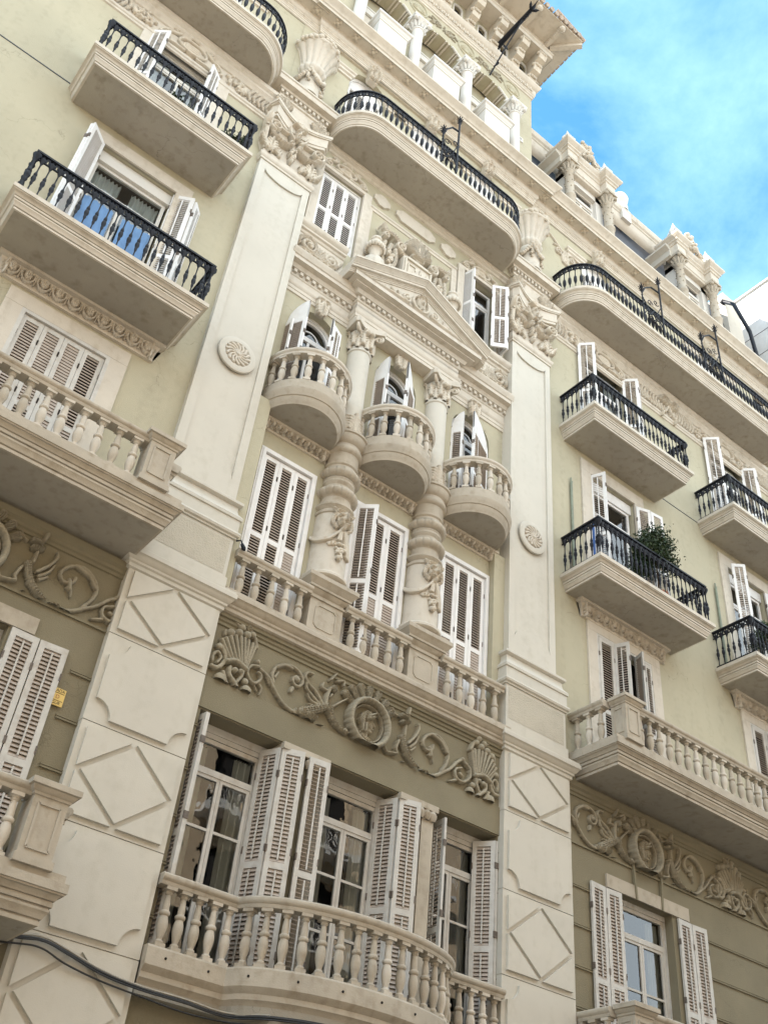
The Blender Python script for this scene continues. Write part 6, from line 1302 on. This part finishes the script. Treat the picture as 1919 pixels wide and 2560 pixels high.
# potted tree on the iron balcony
def foliage_tree(name, label, base, h, r, n, seed, pot_r=.22, cat='plant', lean=(0,0), flat=1.0):
    T = empty(name, base, None, label=label, category=cat); rd = random.Random(seed); bx, by, bz = base
    m = MB(); m.lathe([(0,0),(pot_r*.7,0),(pot_r*.95,pot_r*1.25),(pot_r*1.05,pot_r*1.27),(pot_r*1.05,pot_r*1.5),(pot_r*.9,pot_r*1.5),(pot_r*.85,pot_r*1.3),(0,pot_r*1.3)], base, 20); m.obj('pot', TERRA, T, 35)
    m = MB(); top = bz+h; c0 = Vector((bx+lean[0], by+lean[1], top-r)); m.tube([(bx,by,bz+pot_r*1.2),(bx+.03,by,bz+h*.35),c0], [.03,.025,.015], 6); ctr = []
    for i in range(14):
        d = Vector((rd.gauss(0,1), rd.gauss(0,1)*flat, rd.gauss(0,1))).normalized()*r*rd.uniform(.5,1.0); d.z *= 1.1; p = c0+d; ctr.append(p)
        m.tube([c0+Vector((0,0,-r*.6)), c0.lerp(p,.6), p], [.012,.008,.004], 5)
    m.obj('stem', BARK, T, 50)
    vs = []; fs = []
    for i in range(n):
        c = rd.choice(ctr); p = c+Vector((rd.gauss(0,1), rd.gauss(0,1)*flat, rd.gauss(0,1)))*r*.24
        s = rd.uniform(.028,.055); u = Vector((rd.gauss(0,1), rd.gauss(0,1), rd.gauss(0,.6))).normalized(); w = u.cross(Vector((rd.gauss(0,1), rd.gauss(0,1), rd.gauss(0,1)))).normalized()
        o = len(vs); vs += [tuple(p-u*s), tuple(p+w*s*.45), tuple(p+u*s), tuple(p-w*s*.45)]; fs.append((o, o+1, o+2, o+3))
    MB().add(vs, fs).obj('foliage', LEAF, T)
    return T
foliage_tree('potted_tree', "bushy dark-green potted tree in terracotta, rising above the black iron balcony railing", (16.75,-.55,16.1), 2.15, .55, 7500, 3)
foliage_tree('potted_plant', "small sprawling potted plant on the far right iron balcony, peeping over its railing", (21.1,-.55,16.1), 1.5, .34, 1800, 5, .18)
foliage_tree('potted_plant', "small leafy potted plant at the right corner of the topmost-left square iron balcony", (3.38,-.6,21.06), .72, .22, 380, 8, .13)
foliage_tree('potted_plant', "round red-brown pot plant in the middle of the top-left square iron balcony", (2.05,-.55,21.06), .75, .20, 160, 9, .20)

# yellow rental sign on the left wall
S_ = empty('rental_sign', (4.03, .12, 8.36), None, label="small yellow sign with black lettering on the wall, right of the left window's open shutter", category="sign")
m = MB(); m.box(3.72, 3.93, .10, .12, 8.24, 8.50); m.obj('plate', YEL, S_)
def text(s, size, loc, mat, parent, name='lettering', sx=1.0):
    cu = bpy.data.curves.new(name, 'FONT'); cu.body = s; cu.size = size; cu.extrude = .001; cu.align_x = 'CENTER'; cu.align_y = 'CENTER'
    to = bpy.data.objects.new('tmp', cu); col.objects.link(to); dg = bpy.context.evaluated_depsgraph_get(); me = bpy.data.meshes.new_from_object(to.evaluated_get(dg)); bpy.data.objects.remove(to)
    mm_ = Matrix.Translation(Vector(loc)) @ Matrix.Rotation(R_(90), 4, 'X') @ Matrix.Diagonal((sx,1,1,1)); me.transform(mm_); me.materials.clear(); me.materials.append(mat)
    return link(me, name, None, parent)
text("TADA", .062, (3.83,.098,8.465), INK, S_); text("D", .08, (3.83,.098,8.37), TERRA, S_); text("GUR", .062, (3.83,.098,8.275), INK, S_)
m = MB(); m.box(3.735,3.915,.097,.10,8.425,8.432); m.box(3.735,3.915,.097,.10,8.312,8.318); m.obj('rule_line', INK, S_)
# small white plaque high on the tower wall
S_ = empty('street_plaque', (12.62, .15, 33.37), None, label="tiny white plaque at the blank right end of the tower wall, above the cornice", category="sign")
m = MB(); m.box(12.43,12.82,.135,.155,33.24,33.5); m.obj('plate', WHITEW, S_)
m = MB()
for i, x in enumerate(np.arange(12.47,12.78,.045)): m.box(x, x+.03, .131, .135, 33.39, 33.43)
for i, x in enumerate(np.arange(12.52,12.73,.045)): m.box(x, x+.028, .131, .135, 33.31, 33.35)
m.obj('lettering', SLATE, S_)

# cables slung along the foot of the bowed balcony
def cable(pts, r, mat, label, group=None):
    sp = []
    P = [Vector(p) for p in pts]
    for i in range(len(P)-1):
        p0 = P[max(i-1,0)]; p1 = P[i]; p2 = P[i+1]; p3 = P[min(i+2,len(P)-1)]
        for k in range(8):
            t = k/8; sp.append(0.5*((2*p1)+(-p0+p2)*t+(2*p0-5*p1+4*p2-p3)*t*t+(-p0+3*p1-3*p2+p3)*t**3))
    sp.append(P[-1]); m = MB(); m.tube(sp, r, 7); o = m.obj('cable', mat, None, 60, label=label, category='cable')
    if group: o['group'] = group
    return o
cb = [(3.2,-.06,5.02),(4.2,-.07,5.18),(4.55,-.10,5.22),(4.9,-.09,5.16),(5.4,-.07,5.06),(5.95,-.10,5.0),(6.6,-.12,4.98),(7.2,-.16,4.95),(7.6,-.62,4.95),(8.2,-.9,4.95),(8.9,-1.0,4.95),(9.8,-.92,4.95),(10.6,-.6,4.95)]
cable([(x, y-.02, z-.0) for x, y, z in cb], .017, CABLE, "thickest black cable bundle crossing the left pilaster and running under the bowed balcony", None)
cable([(x, y, z+.034+.006*math.sin(x*3)) for x, y, z in cb[:9]], .013, GREYC, "pale grey cable running just above the black cable bundle on the left pilaster")
cable([(x, y-.01, z-.075-.05*math.sin(x*2.2)**2) for x, y, z in cb], .012, CABLE, "thin slack black wire hanging just below the thick black cable bundle")
cable([(x, y+.01, z+.022+.008*math.sin(x*2.3+1)) for x, y, z in cb], .010, CABLE, "middle black cable strand strapped directly on top of the thickest black bundle")
cable([(x, y-.03, z-.022+.006*math.sin(x*3.1)) for x, y, z in cb], .011, CABLE, "lower black cable strand strapped to the underside of the thickest black bundle")
# slim rain-water and gas pipes
def pipe(x, y, z0, z1, mat, label): m = MB(); m.tube([(x,y,z0),(x,y,z1-.1),(x+.02,y,z1)], .035, 8); m.tube([(x,y,z1-.02),(x,y,z1+.12)], .02, 6); return m.obj('pipe', mat, None, 50, label=label, category='pipe')
pipe(14.62, .20, 16.1, 19.25, PIPE, "slim grey-green pipe rising behind the plant balcony, left of its window"); pipe(20.30, .20, 16.1, 18.9, PIPE, "slim dark pipe beside the far right window, above the second small iron balcony")
# security lamp by the left pilaster
Lm = empty('wall_lamp', (5.95,.1,12.25), None, label="small dark spotlight on a bent arm, clamped to the left pilaster's base beside the balustrade", category="lamp")
m = MB(); m.tube([(5.90,.02,12.28),(5.97,-.03,12.30),(6.0,-.05,12.22)], .015, 7); m.obj('arm', IRON, Lm, 50); m = MB(); m.tube([(5.99,-.05,12.22),(6.03,-.07,12.14),(6.05,-.08,12.10)], [.03,.04,.02], 10); m.obj('lamp_head', IRON, Lm, 50)

# ---------------- street and the building opposite (seen only in the panes) ----------------
def sheet(name, x0, x1, y0, y1, z, mat):
    o = MB().add([(x0,y0,z),(x1,y0,z),(x1,y1,z),(x0,y1,z)], [(0,1,2,3)]).obj(name, mat); o['kind'] = 'structure'; return o
sheet('ground', -400, 400, -400, 400, -.03, PAVE); sheet('road', -200, 200, -12.5, -4.2, -.01, ASPH)
for (nm, y0, y1) in (('pavement', -4.2, .6), ('pavement', -17.2, -12.5)):
    o = MB().box(-200, 200, y0, y1, -.02, .12).obj(nm, PAVE); o['kind'] = 'structure'
OB = empty('opposite_building', (5, -20, 0), None, label="plain warm-coloured terrace of flats across the street, behind the viewer, mirrored in the window panes", category="building")
m = MB(); yb = -17.2; OH = 21.0; hs = []
for i in range(16):
    for k in range(5): hs.append((-33+i*4.4, -31.4+i*4.4, 1.2+3.7*k, 3.9+3.7*k))
wall_holes(m, -35, 36, 0, OH, yb, hs, -.3); m.box(-35, 36, -32, yb-.9, 0, OH-.2); m.box(-35.2, 36.2, -32, yb+.5, OH-.2, OH+.2); m.obj('wall', OPPO, OB)
m = MB()
for h in hs: m.add([(h[0],yb-.3,h[2]),(h[1],yb-.3,h[2]),(h[1],yb-.3,h[3]),(h[0],yb-.3,h[3])], [(3,2,1,0)])
m.obj('windows', DARK, OB)
m = MB()
for h in hs: m.box(h[0]-.5, h[1]+.5, yb, yb+.9, h[2]-.25, h[2]-.1); m.box(h[0]-.45, h[1]+.45, yb+.8, yb+.84, h[2]+.75, h[2]+.8)
for h in hs:
    for q in np.arange(h[0]-.45, h[1]+.46, .2): m.box(q-.012, q+.012, yb+.8, yb+.83, h[2]-.1, h[2]+.75)
m.obj('balconies', WHITEW, OB)
for o in list(bpy.data.objects):
    if o.type == 'MESH' and o.parent is None and 'label' not in o and 'kind' not in o: print('UNTAGGED', o.name)
